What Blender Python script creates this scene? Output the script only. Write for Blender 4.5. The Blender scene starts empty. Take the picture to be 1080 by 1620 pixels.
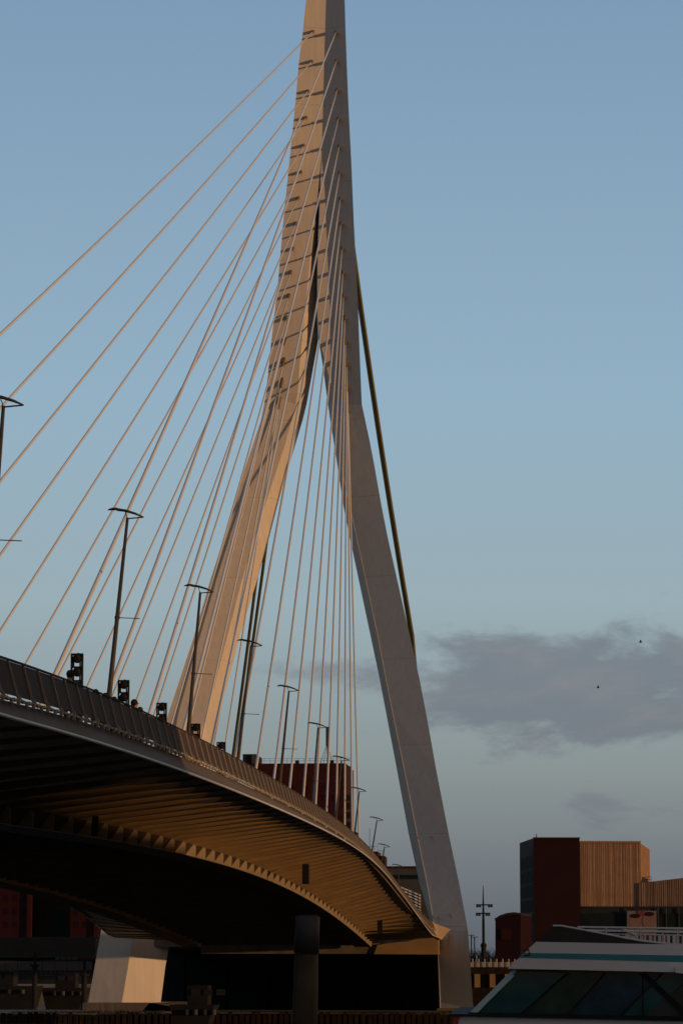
import bpy, bmesh, math, random
import numpy as np
from mathutils import Vector, Matrix
random.seed(7)
S = bpy.context.scene
COL = S.collection
R = math.radians
# ---------------------------------------------------------------- camera
F = 4560.0                      # focal length in pixels of a 1080 x 1620 picture
HY = 1512.0; VX = 852.0         # horizon row, and the column that the bridge axis (+Y) runs to
CZ = 8.0
pitch = math.atan((HY - 810) / F)
yaw = math.atan((VX - 540) * math.cos(pitch) / F)
cam = bpy.data.cameras.new('camera'); co = bpy.data.objects.new('camera', cam); COL.objects.link(co)
cam.sensor_fit = 'VERTICAL'; cam.sensor_height = 36; cam.lens = 36 * F / 1620
cam.clip_start = 1; cam.clip_end = 20000
co.location = (0, 0, CZ)
co.rotation_euler = (R(90) + pitch, 0, yaw)
S.camera = co
ROT = co.rotation_euler.to_matrix()
def ray(px, py): return ROT @ Vector(((px - 540) / F, (810 - py) / F, -1.0))
def at(px, py, Y):              # the point of the plane at distance Y seen there
    d = ray(px, py); t = Y / d.y
    return Vector((d.x * t, Y, CZ + d.z * t))
def atx(px, py, X):
    d = ray(px, py); t = X / d.x
    return Vector((X, d.y * t, CZ + d.z * t))
# ---------------------------------------------------------------- sky and sun
SUN_AZ, SUN_EL = 107.0, 2.8     # degrees clockwise from +Y
w = bpy.data.worlds.new('World'); S.world = w; w.use_nodes = True
nt = w.node_tree; nt.nodes.clear()
def N(t, nt_=None, **k):
    n = (nt_ or nt).nodes.new(t)
    for a, b in k.items(): setattr(n, a, b)
    return n
L = nt.links.new
out = N('ShaderNodeOutputWorld'); bg = N('ShaderNodeBackground'); bg.inputs[1].default_value = 0.12
sky = N('ShaderNodeTexSky'); sky.sky_type = 'NISHITA'; sky.sun_disc = False
sky.sun_elevation = R(SUN_EL); sky.sun_rotation = R(SUN_AZ)
sky.altitude = 0; sky.air_density = 1.0; sky.dust_density = 0.6; sky.ozone_density = 2.5
geo = N('ShaderNodeNewGeometry'); sep = N('ShaderNodeSeparateXYZ')
tc = N('ShaderNodeTexCoord'); L(tc.outputs['Generated'], sep.inputs[0])
# colour of the air by height above the horizon
ramp = N('ShaderNodeValToRGB'); L(sep.outputs[2], ramp.inputs[0])
SKYR = [(0.0, (0.09, 0.108, 0.135)), (0.03, (0.15, 0.172, 0.195)), (0.062, (0.225, 0.262, 0.265)), (0.12, (0.29, 0.38, 0.42)),
        (0.19, (0.265, 0.395, 0.50)), (0.32, (0.19, 0.30, 0.43)), (1.0, (0.045, 0.075, 0.13))]
cr = ramp.color_ramp
while len(cr.elements) < len(SKYR): cr.elements.new(0.5)
for e, (p, c) in zip(cr.elements, SKYR): e.position = p; e.color = (*c, 1)
amp = N('ShaderNodeVectorMath', operation='SCALE'); L(ramp.outputs[0], amp.inputs[0]); amp.inputs['Scale'].default_value = 13.6
mixs = N('ShaderNodeMix', data_type='RGBA'); mixs.inputs[0].default_value = 0.9

# towards the sunset the air turns dusty and warm
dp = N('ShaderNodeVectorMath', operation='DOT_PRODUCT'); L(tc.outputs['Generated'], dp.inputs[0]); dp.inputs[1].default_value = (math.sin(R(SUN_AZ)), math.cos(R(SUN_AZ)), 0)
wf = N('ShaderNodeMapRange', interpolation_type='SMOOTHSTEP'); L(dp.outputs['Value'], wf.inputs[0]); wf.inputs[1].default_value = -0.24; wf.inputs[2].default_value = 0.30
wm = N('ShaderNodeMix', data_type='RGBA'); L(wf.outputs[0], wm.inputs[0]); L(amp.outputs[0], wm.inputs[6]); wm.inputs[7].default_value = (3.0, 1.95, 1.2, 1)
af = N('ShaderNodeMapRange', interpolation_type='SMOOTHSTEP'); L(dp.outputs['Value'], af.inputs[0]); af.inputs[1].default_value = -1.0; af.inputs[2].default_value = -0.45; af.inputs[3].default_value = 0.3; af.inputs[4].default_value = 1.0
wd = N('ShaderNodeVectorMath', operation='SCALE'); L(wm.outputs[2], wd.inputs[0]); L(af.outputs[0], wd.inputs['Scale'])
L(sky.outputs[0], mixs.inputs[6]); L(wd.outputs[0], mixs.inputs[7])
# clouds: long low banks, stretched sideways
mp = N('ShaderNodeMapping'); L(tc.outputs['Generated'], mp.inputs[0]); mp.inputs['Scale'].default_value = (13, 13, 32); mp.inputs['Location'].default_value = (2.35, 0.4, 0.75)
n1 = N('ShaderNodeTexNoise'); L(mp.outputs[0], n1.inputs[0]); n1.inputs['Scale'].default_value = 1.0; n1.inputs['Detail'].default_value = 9; n1.inputs['Roughness'].default_value = 0.62; n1.inputs['Distortion'].default_value = 0.25
band = N('ShaderNodeValToRGB'); L(sep.outputs[2], band.inputs[0]); b = band.color_ramp
BN = [(0.0, .34), (0.035, .46), (0.048, .50), (0.060, .22), (0.070, .45), (0.080, .62), (0.098, .64), (0.108, .44), (0.120, .0), (1.0, 0)]
while len(b.elements) < len(BN): b.elements.new(0.5)
for e, (p, c) in zip(b.elements, BN): e.position = p; e.color = (c, c, c, 1)
# banks thicken towards the west (right of the view) and thin out to the left
ax = N('ShaderNodeMapRange'); L(sep.outputs[0], ax.inputs[0]); ax.inputs[1].default_value = -0.12; ax.inputs[2].default_value = 0.03; ax.inputs[3].default_value = -0.26; ax.inputs[4].default_value = 0.0
s1 = N('ShaderNodeMath', operation='MULTIPLY_ADD'); L(band.outputs[0], s1.inputs[0]); s1.inputs[1].default_value = 0.42; L(n1.outputs[0], s1.inputs[2])
s2 = N('ShaderNodeMath', operation='ADD'); L(s1.outputs[0], s2.inputs[0]); L(ax.outputs[0], s2.inputs[1])
cm = N('ShaderNodeMapRange', interpolation_type='SMOOTHSTEP'); L(s2.outputs[0], cm.inputs[0]); cm.inputs[1].default_value = 0.60; cm.inputs[2].default_value = 0.74; cm.inputs[4].default_value = 0.8
mp2 = N('ShaderNodeMapping'); L(tc.outputs['Generated'], mp2.inputs[0]); mp2.inputs['Scale'].default_value = (13, 13, 32); mp2.inputs['Location'].default_value = (2.35+.06, 0.4, 0.75+.22)
n2 = N('ShaderNodeTexNoise'); L(mp2.outputs[0], n2.inputs[0]); n2.inputs['Scale'].default_value = 1.0; n2.inputs['Detail'].default_value = 9; n2.inputs['Roughness'].default_value = 0.62; n2.inputs['Distortion'].default_value = 0.25
df_ = N('ShaderNodeMath', operation='SUBTRACT'); L(n1.outputs[0], df_.inputs[0]); L(n2.outputs[0], df_.inputs[1])
lr = N('ShaderNodeMapRange', interpolation_type='SMOOTHSTEP'); L(df_.outputs[0], lr.inputs[0]); lr.inputs[1].default_value = -0.06; lr.inputs[2].default_value = 0.24
cc = N('ShaderNodeMix', data_type='RGBA'); L(lr.outputs[0], cc.inputs[0])
cc.inputs[6].default_value = (1.85, 2.12, 2.52, 1); cc.inputs[7].default_value = (2.5, 2.5, 2.72, 1)
em = N('ShaderNodeMapRange'); L(sep.outputs[2], em.inputs[0]); em.inputs[1].default_value = .112; em.inputs[2].default_value = .128; em.inputs[3].default_value = 1; em.inputs[4].default_value = 0
cm2 = N('ShaderNodeMath', operation='MULTIPLY'); L(cm.outputs[0], cm2.inputs[0]); L(em.outputs[0], cm2.inputs[1])
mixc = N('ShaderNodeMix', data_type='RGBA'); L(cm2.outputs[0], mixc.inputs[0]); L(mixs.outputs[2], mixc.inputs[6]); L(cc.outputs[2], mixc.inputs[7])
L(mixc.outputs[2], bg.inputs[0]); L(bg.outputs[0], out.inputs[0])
sl = bpy.data.lights.new('sun', 'SUN'); sl.energy = 4.2; sl.angle = R(0.7); sl.color = (1.0, 0.55, 0.25)
so = bpy.data.objects.new('sun', sl); COL.objects.link(so)
sd = Vector((math.sin(R(SUN_AZ)) * math.cos(R(SUN_EL)), math.cos(R(SUN_AZ)) * math.cos(R(SUN_EL)), math.sin(R(SUN_EL))))
so.rotation_euler = sd.to_track_quat('Z', 'Y').to_euler(); so.location = (200, -60, 60)
vs = S.view_settings; S.display_settings.display_device = 'sRGB'
vs.view_transform = 'Standard'; vs.look = 'None'; vs.gamma = 1; vs.exposure = -0.45; vs.use_curve_mapping = False
# ---------------------------------------------------------------- materials
def mat(name, col, rough=0.6, metal=0.0, var=0.15, scale=0.6, bump=0.0, bscale=20, streak=0.0, spec=0.5, seams=0.0):
    m = bpy.data.materials.new(name); m.use_nodes = True; t = m.node_tree
    p = t.nodes['Principled BSDF']; p.inputs['Roughness'].default_value = rough; p.inputs['Metallic'].default_value = metal
    p.inputs['Specular IOR Level'].default_value = spec
    g = N('ShaderNodeNewGeometry', t)
    n = N('ShaderNodeTexNoise', t); n.inputs['Scale'].default_value = scale; n.inputs['Detail'].default_value = 6; t.links.new(g.outputs['Position'], n.inputs[0])
    r = N('ShaderNodeMapRange', t); t.links.new(n.outputs[0], r.inputs[0]); r.inputs[1].default_value = .3; r.inputs[2].default_value = .7
    r.inputs[3].default_value = 1 - var; r.inputs[4].default_value = 1 + var * .6
    cur = r.outputs[0]
    def mul(a, b_):
        q = N('ShaderNodeMath', t, operation='MULTIPLY'); t.links.new(a, q.inputs[0]); t.links.new(b_, q.inputs[1]); return q.outputs[0]
    if streak:
        mp_ = N('ShaderNodeMapping', t); mp_.inputs['Scale'].default_value = (2.2, 2.2, 0.09); t.links.new(g.outputs['Position'], mp_.inputs[0])
        n2 = N('ShaderNodeTexNoise', t); n2.inputs['Scale'].default_value = 1.0; n2.inputs['Detail'].default_value = 5; t.links.new(mp_.outputs[0], n2.inputs[0])
        r2 = N('ShaderNodeMapRange', t); t.links.new(n2.outputs[0], r2.inputs[0]); r2.inputs[1].default_value = .35; r2.inputs[2].default_value = .65
        r2.inputs[3].default_value = 1 - streak; r2.inputs[4].default_value = 1; cur = mul(cur, r2.outputs[0])
    if seams:
        sp = N('ShaderNodeSeparateXYZ', t); t.links.new(g.outputs['Position'], sp.inputs[0])
        q = N('ShaderNodeMath', t, operation='PINGPONG'); t.links.new(sp.outputs[2], q.inputs[0]); q.inputs[1].default_value = seams / 2
        r3 = N('ShaderNodeMapRange', t); t.links.new(q.outputs[0], r3.inputs[0]); r3.inputs[1].default_value = 0.02; r3.inputs[2].default_value = 0.07
        r3.inputs[3].default_value = .78; r3.inputs[4].default_value = 1; cur = mul(cur, r3.outputs[0])
    rgb = N('ShaderNodeVectorMath', t, operation='SCALE'); rgb.inputs[0].default_value = col[:3]; t.links.new(cur, rgb.inputs['Scale'])
    t.links.new(rgb.outputs[0], p.inputs['Base Color'])
    rr = N('ShaderNodeMapRange', t); t.links.new(n.outputs[0], rr.inputs[0]); rr.inputs[3].default_value = max(.02, rough - .08); rr.inputs[4].default_value = min(1, rough + .08)
    t.links.new(rr.outputs[0], p.inputs['Roughness'])
    if bump:
        nb = N('ShaderNodeTexNoise', t); nb.inputs['Scale'].default_value = bscale; nb.inputs['Detail'].default_value = 4; t.links.new(g.outputs['Position'], nb.inputs[0])
        bb = N('ShaderNodeBump', t); bb.inputs['Strength'].default_value = bump; bb.inputs['Distance'].default_value = .05
        t.links.new(nb.outputs[0], bb.inputs['Height']); t.links.new(bb.outputs[0], p.inputs['Normal'])
    return m
M = dict(
    pylon=mat('pylon paint', (.425, .392, .355), .5, var=.03, scale=.1, streak=.10, seams=11.5),
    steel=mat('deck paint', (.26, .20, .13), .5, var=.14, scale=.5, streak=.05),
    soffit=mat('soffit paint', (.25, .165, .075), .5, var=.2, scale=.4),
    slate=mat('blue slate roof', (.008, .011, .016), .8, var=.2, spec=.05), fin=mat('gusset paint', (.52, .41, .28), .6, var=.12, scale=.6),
    web=mat('girder web painted shade', (.035, .022, .011), .8, var=.2, scale=.5, spec=.2),  # shade between the gussets put into a dark brown colour
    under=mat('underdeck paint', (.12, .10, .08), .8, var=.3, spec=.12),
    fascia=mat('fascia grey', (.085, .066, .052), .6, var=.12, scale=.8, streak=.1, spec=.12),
    lip=mat('fascia lip', (.45, .44, .42), .4, var=.1),
    infill=mat('railing mesh brown', (.036, .024, .017), .7, var=.25, scale=1.2, spec=.12),
    post=mat('railing post', (.30, .26, .23), .5, var=.1),
    bracket=mat('bracket galvanised', (.34, .30, .26), .5, var=.25, scale=3),
    asphalt=mat('asphalt', (.05, .05, .05), .9),
    socket=mat('socket steel', (.14, .10, .07), .6, var=.3, scale=4, spec=.12),
    cable=mat('cable sheath', (.47, .48, .50), .4, var=.06, scale=.3),
    sleeve=mat('cable sleeve', (.45, .45, .46), .4, var=.12, scale=1),
    backstay=mat('backstay dark', (.085, .078, .030), .5, var=.2, spec=.12),
    lamp=mat('lamp post steel', (.05, .045, .042), .5, var=.2, scale=2, spec=.12),
    lampglass=mat('lamp glass', (.25, .3, .3), .15, var=.1),
    black=mat('black steel', (.012, .012, .013), .8, var=.3, spec=.12),
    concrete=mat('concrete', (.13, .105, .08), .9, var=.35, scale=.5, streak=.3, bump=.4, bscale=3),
    deckshade=mat('under-deck shade colour', (.010, .009, .008), .95, var=.4, scale=.4, streak=.3, spec=.12),  # near-black, stands in for the shade under the deck
    timber=mat('fender timber', (.022, .014, .009), .9, var=.4, scale=1.5, streak=.4, spec=.12),
    pile=mat('steel pile', (.075, .065, .052), .6, var=.3, scale=1, streak=.35, spec=.12),
    pileb=mat('pile sleeve', (.065, .068, .078), .5, var=.15, scale=1, streak=.15, spec=.12),
    redb=mat('red panels', (.026, .005, .005), .6, var=.15, scale=.2, streak=.08, spec=.12),
    redc=mat('red brickwork', (.036, .008, .008), .8, var=.2, scale=.4, spec=.12),
    reddark=mat('wine red cladding', (.012, .002, .0055), .6, var=.12, scale=.2, spec=.12),
    clad=mat('timber coloured cladding', (.23, .145, .098), .7, var=.15, scale=.35, streak=.12, spec=.12),
    cladr=mat('cladding ridge', (.28, .18, .12), .7, var=.2, scale=.5, spec=.12),
    grey=mat('grey wall', (.055, .055, .06), .8, var=.2, scale=.3, spec=.12),
    dgrey=mat('dark grey wall', (.018, .019, .023), .7, var=.25, scale=.3, spec=.12),
    glassd=mat('dark window glass', (.008, .013, .014), .6, var=.3, spec=.08),
    glassb=mat('green window glass', (.013, .022, .021), .7, var=.3, spec=.05),
    white=mat('white metal', (.6, .6, .6), .5, var=.08),
    boatw=mat('boat white paint', (.68, .66, .68), .35, var=.05, scale=1.2, spec=.6),
    boatt=mat('boat teal stripe', (.02, .22, .26), .3, var=.08),
    boatg=mat('boat tinted glass', (.008, .075, .088), .06, var=.3, scale=1.5, spec=.5),
    boatg2=mat('boat olive reflection glass', (.016, .046, .038), .08, var=.4, scale=2, spec=.35), boatg3=mat('boat blue tinted glass', (.007, .040, .066), .08, var=.4, scale=3, spec=.35), boatg4=mat('boat clear grey glass', (.034, .046, .042), .12, var=.2, scale=2, spec=.35),
    boatf=mat('boat pale window frame', (.45, .62, .66), .3, var=.05),
    boatd=mat('boat dark visor', (.012, .016, .022), .12, var=.1, spec=.3),
    chrome=mat('rail steel', (.55, .55, .55), .3, metal=.6, var=.05),
    redp=mat('red plastic', (.35, .02, .02), .5, var=.1),
    skin=mat('skin', (.35, .2, .14), .6, var=.05), hair=mat('hair', (.025, .018, .014), .7, var=.2, spec=.12),
    coat=mat('dark coat', (.02, .02, .025), .9, var=.2, spec=.12), coatr=mat('red coat', (.14, .02, .02), .9, var=.2, spec=.12), jean=mat('jeans', (.03, .04, .07), .9, var=.2, spec=.12),
    tree=mat('bare winter trees', (.05, .042, .036), .95, var=.4, scale=.5),
    poster=mat('poster paper', (.13, .11, .105), .6, var=.1), posterr=mat('poster red', (.14, .015, .02), .6, var=.1), posterf=mat('poster skin tone', (.16, .085, .07), .6, var=.1),
    ground=mat('quay paving', (.12, .11, .10), .95, var=.3, scale=.2),
    grass=mat('green growth', (.035, .04, .018), .95, var=.4, scale=1),
)
# ribbed steel seen below the deck gets a fine orange peel
mw = bpy.data.materials.new('river water'); mw.use_nodes = True; t = mw.node_tree; p = t.nodes['Principled BSDF']
p.inputs['Base Color'].default_value = (.022, .03, .028, 1); p.inputs['Roughness'].default_value = .09; p.inputs['IOR'].default_value = 1.33
g = N('ShaderNodeNewGeometry', t); n = N('ShaderNodeTexNoise', t); n.inputs['Scale'].default_value = .7; n.inputs['Detail'].default_value = 6; t.links.new(g.outputs['Position'], n.inputs[0])
bb = N('ShaderNodeBump', t); bb.inputs['Strength'].default_value = .8; bb.inputs['Distance'].default_value = .35; t.links.new(n.outputs[0], bb.inputs['Height']); t.links.new(bb.outputs[0], p.inputs['Normal'])
M['water'] = mw
# ---------------------------------------------------------------- mesh helpers
class MB:
    def __init__(s): s.v = []; s.f = []
    def poly(s, pts):
        b_ = len(s.v); s.v += [tuple(q) for q in pts]; s.f.append(tuple(range(b_, b_ + len(pts)))); return s
    def box(s, lo, hi):
        x0, y0, z0 = lo; x1, y1, z1 = hi; b_ = len(s.v)
        s.v += [(x0,y0,z0),(x1,y0,z0),(x1,y1,z0),(x0,y1,z0),(x0,y0,z1),(x1,y0,z1),(x1,y1,z1),(x0,y1,z1)]
        s.f += [tuple(b_ + i for i in q) for q in ((0,3,2,1),(4,5,6,7),(0,1,5,4),(1,2,6,5),(2,3,7,6),(3,0,4,7))]; return s
    def hull(s, a, c):          # prism between two equal outlines
        k = len(a); b_ = len(s.v); s.v += [tuple(q) for q in a] + [tuple(q) for q in c]
        s.f.append(tuple(b_ + i for i in reversed(range(k)))); s.f.append(tuple(b_ + k + i for i in range(k)))
        for i in range(k): j = (i + 1) % k; s.f.append((b_ + i, b_ + j, b_ + k + j, b_ + k + i))
        return s
    def loft(s, rings, caps=True):
        k = len(rings[0]); b_ = len(s.v)
        for r_ in rings: s.v += [tuple(q) for q in r_]
        for n_ in range(len(rings) - 1):
            for i in range(k):
                j = (i + 1) % k; s.f.append((b_+n_*k+i, b_+n_*k+j, b_+(n_+1)*k+j, b_+(n_+1)*k+i))
        if caps: s.f.append(tuple(b_ + i for i in reversed(range(k)))); s.f.append(tuple(b_+(len(rings)-1)*k+i for i in range(k)))
        return s
    def tube(s, pts, r0, r1=None, n=10, caps=True):
        pts = [Vector(q) for q in pts]; r1 = r0 if r1 is None else r1; rings = []; m_ = len(pts)
        for i, q in enumerate(pts):
            d = (pts[min(i+1, m_-1)] - pts[max(i-1, 0)]).normalized()
            u = d.cross(Vector((0, 1, 0)) if abs(d.y) < .9 else Vector((1, 0, 0))).normalized(); v_ = d.cross(u)
            rad = r0 + (r1 - r0) * i / max(1, m_ - 1) if not isinstance(r0, (list, tuple)) else r0[i]
            rings.append([q + (u * math.cos(a) + v_ * math.sin(a)) * rad for a in (2 * math.pi * k / n for k in range(n))])
        return s.loft(rings, caps)
    def build(s, name, m, parent=None, smooth=False, **tags):
        me = bpy.data.meshes.new(name); me.from_pydata(s.v, [], s.f); me.validate(); me.update()
        bm = bmesh.new(); bm.from_mesh(me); bmesh.ops.recalc_face_normals(bm, faces=bm.faces); bm.to_mesh(me); bm.free()
        if smooth:
            for q in me.polygons: q.use_smooth = len(q.vertices) == 4
        for mm in (m if isinstance(m, (list, tuple)) else [m]): me.materials.append(M[mm])
        o = bpy.data.objects.new(name, me); COL.objects.link(o)
        if parent: 
            o.parent = parent; o.matrix_parent_inverse = Matrix.Translation(-parent.location) if parent.type == 'EMPTY' and not parent.parent else Matrix()
            if parent.type != 'EMPTY' or parent.parent: o.matrix_parent_inverse = INV(parent)
        for a, b_ in tags.items(): o[a] = b_
        return o
def INV(p_):
    m_ = Matrix()
    while p_:
        m_ = m_ @ Matrix.Identity(4) if False else (Matrix.Translation(p_.location) @ m_ if p_.matrix_parent_inverse == Matrix() else m_)
        p_ = p_.parent
    return m_.inverted()
def thing(name, loc, label, cat, group=None, kind=None):
    o = bpy.data.objects.new(name, None); COL.objects.link(o); o.location = loc; o.empty_display_size = .5
    o['label'] = label; o['category'] = cat
    if group: o['group'] = group
    if kind: o['kind'] = kind
    return o
def copy_tree(o, par=None):
    c = o.copy(); COL.objects.link(c); c.parent = par
    for ch in [q for q in ALLC(o)]: copy_tree(ch, c)
    return c
def ALLC(o): return [q for q in COL.objects if q.parent == o]
def ip(tab, y):
    return float(np.interp(y, [a for a, _ in tab], [b_ for _, b_ in tab]))
ORD = ['topmost', 'second', 'third', 'fourth', 'fifth', 'sixth', 'seventh', 'eighth', 'ninth', 'tenth', 'eleventh', 'twelfth', 'thirteenth', 'fourteenth', 'fifteenth', 'lowest']

# ================================================================= SETTING
MB().box((-9000, -400, -.5), (9000, 9000, 0)).build('river', 'water', kind='structure')
MB().box((-6000, 478, -3), (6000, 6000, 3.2)).build('far_bank', 'ground', kind='structure')
# near quay on which the photographer stands
MB().box((-9, -300, -2), (300, 24, 6.3)).build('near_quay', 'ground', kind='structure')

# ================================================================= BRIDGE DECK
XR, XL, XG, XC, XF = -12.9, -12.5, -20.0, -21.3, -41.4     # rail top, lip, girder edge, near cables, far cables
AXIS = (XC + XF) / 2
def curve(pts, X):
    q = [atx(a, b_, X) for a, b_ in pts]
    return [v_.y for v_ in q], [v_.z for v_ in q]
LT = [(30,-12.5),(150,-12.6),(200,-12.95),(240,-13.35),(280,-13.6),(310,-13.3),(330,-12.75),(352,-11.8)]
def lipx(y): return float(np.interp(y, [a for a, _ in LT], [b_ for _, b_ in LT]))
LPX = np.polyfit(np.arange(30, 352, 4), [lipx(y) for y in np.arange(30, 352, 4)], 6)
def curve2(pts, off):
    Y_, Z_ = [], []
    for a, b_ in pts:
        lo, hi = 40., 352.
        for _ in range(40):
            m_ = (lo + hi) / 2; q = at(a, b_, m_)
            if q.x < float(np.polyval(LPX, m_)) + off: hi = m_
            else: lo = m_
        # far away along the bridge the ray lies left of the lip line once it has passed it
        Y_.append(lo); Z_.append(at(a, b_, lo).z)
    return Y_, Z_
ry, rz = curve2([(0,1035),(20,1043),(86,1069),(133,1091),(172,1105),(235,1131),(291,1156),(333,1177),(371,1197),(404,1215),(433,1231),(458,1246),(480,1260),(516,1285),(545,1308),(568,1327),(582,1338),(609,1370),(632,1400),(651,1429),(666,1443),(684,1461)], -.4)
ly, lz = curve2([(0,1128),(89,1158),(140,1173),(280,1217),(300,1223),(394,1260),(420,1271),(500,1307),(560,1341),(598,1371),(627,1403),(650,1433),(661,1452),(682,1478)], 0)
gy, gz = curve([(18,1304),(55,1309),(87,1314),(150,1325),(197,1332),(241,1338),(279,1347),(313,1356),(370,1374),(427,1393),(470,1413),(500,1429),(540,1457),(575,1487),(600,1509)], XG)
print('RAIL', [round(v_) for v_ in ry], [round(v_, 1) for v_ in rz]); print('LIP', [round(v_) for v_ in ly], [round(v_, 1) for v_ in lz])
PR = np.polyfit(ry, rz, 5); PL = np.polyfit(ly, lz, 5); PG = np.polyfit(gy, gz, 4)
YR = (66., 340.); YG = (106., 356.)
def pv(P_, y, lo, hi):
    if y < lo: return float(np.polyval(P_, lo) + np.polyval(np.polyder(P_), lo) * .5 * (y - lo))
    if y > hi: return float(np.polyval(P_, hi) + np.polyval(np.polyder(P_), hi) * (y - hi) * .3)
    return float(np.polyval(P_, y))
def zr(y): return pv(PR, y, 66, 338)
def zl(y): return pv(PL, y, 66, 338)
def zg(y): return pv(PG, y, 108, 356)
def flare(y): return 0.0 if y < 290 else 0.9 * ((y - 290) / 60) ** 2
Y0, Y1 = 34.0, 349.0
for y in (70,110,150,190,220,250,280,310,335,349): print(y, 'rail %.2f lip %.2f g %.2f' % (zr(y), zl(y), zg(y)))
deck = thing('bridge_deck', (AXIS, 200, 12), 'long curved grey bridge deck with ribbed underside passing between the pylon legs', 'bridge deck')
ys = np.arange(Y0, Y1 + .1, 5.0)
def xr_(y): return float(np.polyval(LPX, min(max(y, 32), 350))) - .4
def xl_(y): return float(np.polyval(LPX, min(max(y, 32), 350)))
# slab, roadway, girders
mb = MB()
def sect(y): # closed outline of the slab between the girders and out to the lips
    t_ = zr(y) - 1.12
    return [(xl_(y) - .3, y, t_), (xl_(y) - .3, y, t_ - .16), (XC - .6, y, t_ - .6), (XF + .6, y, t_ - .6), (2*AXIS - xl_(y) + .3, y, t_ - .16), (2*AXIS - xl_(y) + .3, y, t_)]
mb.loft([sect(y) for y in ys]).build('deck_slab', 'under', deck)
MB().loft([[(XC+.9, y, zr(y)-1.116), (XC+.9, y, zr(y)-1.04), (XF-.9, y, zr(y)-1.04), (XF-.9, y, zr(y)-1.116)] for y in ys]).build('roadway', 'asphalt', deck)
def girder(sx, name):
    def X(x): return x if sx > 0 else 2 * AXIS - x
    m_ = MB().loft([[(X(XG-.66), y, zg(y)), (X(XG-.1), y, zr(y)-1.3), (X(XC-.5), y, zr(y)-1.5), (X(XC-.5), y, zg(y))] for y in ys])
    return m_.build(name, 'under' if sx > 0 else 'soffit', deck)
girder(1, 'girder'); girder(-1, 'girder')
# bottom flange
for sx in (1, -1):
    X = (lambda x: x) if sx > 0 else (lambda x: 2 * AXIS - x)
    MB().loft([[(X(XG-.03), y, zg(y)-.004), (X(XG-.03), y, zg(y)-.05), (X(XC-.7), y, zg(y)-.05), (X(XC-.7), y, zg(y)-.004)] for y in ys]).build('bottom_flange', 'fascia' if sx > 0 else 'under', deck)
for sx in (1, -1):
    X = (lambda x: x) if sx > 0 else (lambda x: 2 * AXIS - x)
    skin = MB(); web = MB()
    for i, y in enumerate(ys):
        yl = y + 5.0
        low = lambda q: [(X(XG), q, zg(q)), (X(XG+.03), q, zg(q)+.62), (X(XG+.9), q, zg(q)+.72), (X(xl_(q)-.15), q, zl(q)+.02)]
        upp = lambda q: [(X(XG-.66), q, zg(q)), (X(XG-.1), q, zg(q)+.72), (X(XG+.75), q, zg(q)+1.02), (X(xl_(q)-.15), q, zl(q)+.10)]
        a, c = low(y), upp(yl)
        for k in ((1, 2) if yl < Y1 + .1 else ()): skin.poly([a[k], a[k+1], c[k+1], c[k]])
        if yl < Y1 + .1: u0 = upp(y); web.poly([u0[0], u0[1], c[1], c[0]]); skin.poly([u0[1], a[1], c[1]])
        # the gusset plate facing the photographer
        lo_, up_ = low(y), upp(y); r_ = MB()
        th = .05
        gp_ = [lo_[0], lo_[1], up_[1], up_[0]]
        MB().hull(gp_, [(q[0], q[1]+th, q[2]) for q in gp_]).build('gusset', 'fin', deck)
        for k in (1, 2):
            A = [lo_[k], lo_[k+1], up_[k+1], up_[k]] 
            r_.hull(A, [(q[0], q[1]+th, q[2]) for q in A])
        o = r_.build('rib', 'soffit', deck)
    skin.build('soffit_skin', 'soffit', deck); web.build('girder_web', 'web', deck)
    # fascia and lip
    fr = [[(X(xl_(y)-.2), y, zr(y)-1.13), (X(xl_(y)+.02), y, zl(y)+.04), (X(xl_(y)-.2), y, zl(y)+.02)] for y in ys]
    fr = [[(X(xl_(y)-.42), y, zr(y)-1.12), (X(xl_(y)-.26), y, zr(y)-1.06), (X(xl_(y)), y, zl(y)+.05), (X(xl_(y)-.35), y, zl(y)+.05)] for y in ys]
    MB().loft(fr).build('fascia', 'fascia', deck)
    MB().tube([(X(xl_(y)), y, zl(y)+.01) for y in ys], .05, n=8).build('edge_lip', 'lip', deck, smooth=True)
# cross beams between the girders
for y in ys[::1]:
    MB().box((XF+1.0, y, zg(y)+.15), (XC-.6, y+.3, zr(y)-1.75)).build('cross_beam', 'under', deck)
# drain pipes / inspection hatches hanging under the cantilever
def hatch(px0, py0, px1, py1, Xh):
    a = atx((px0+px1)/2, (py0+py1)/2, Xh); k = a.y / F
    w_, h_ = (px1-px0)*k/2, (py1-py0)*k/2
    o = MB().box((a.x-w_, a.y-.1, a.z-h_), (a.x+w_*.1, a.y+.9, a.z+h_)).build('inspection_hatch', 'black', deck)
    MB().box((a.x+w_*.1+.02, a.y-.08, a.z-h_), (a.x+w_, a.y+.9, a.z+h_)).build('hatch_flap', 'soffit', o)
hatch(478, 1367, 496, 1398, -17.2)
for (px, y0_, y1_, Xh) in ((150.5, 1259, 1322, -19.2), (600.5, 1456, 1476, -16.6)):
    a = atx(px, (y0_+y1_)/2, Xh); k = a.y / F
    MB().box((a.x-5*k*.8, a.y, a.z-(y1_-y0_)/2*k), (a.x+5*k*.8, a.y+.35, a.z+(y1_-y0_)/2*k)).build('drain_pipe', 'black', deck)
# the crossbeam that ties the deck to the legs
ey = 349.9
a0 = at(591, 1509.5, ey); a1 = at(693, 1510, ey); b0 = at(597, 1495, ey); b1 = at(693, 1480, ey)
MB().hull([a0, a1, b1, b0], [q + Vector((0, 5, 0)) for q in (a0, a1, b1, b0)]).build('end_diaphragm', 'soffit', deck)
c0 = at(318, 1501, ey+.3); c1 = at(600, 1509, ey+.3)
MB().box((c0.x, ey+.3, c1.z), (c1.x, ey+4, c1.z+2.2)).build('end_crossbeam', 'under', deck)
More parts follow.
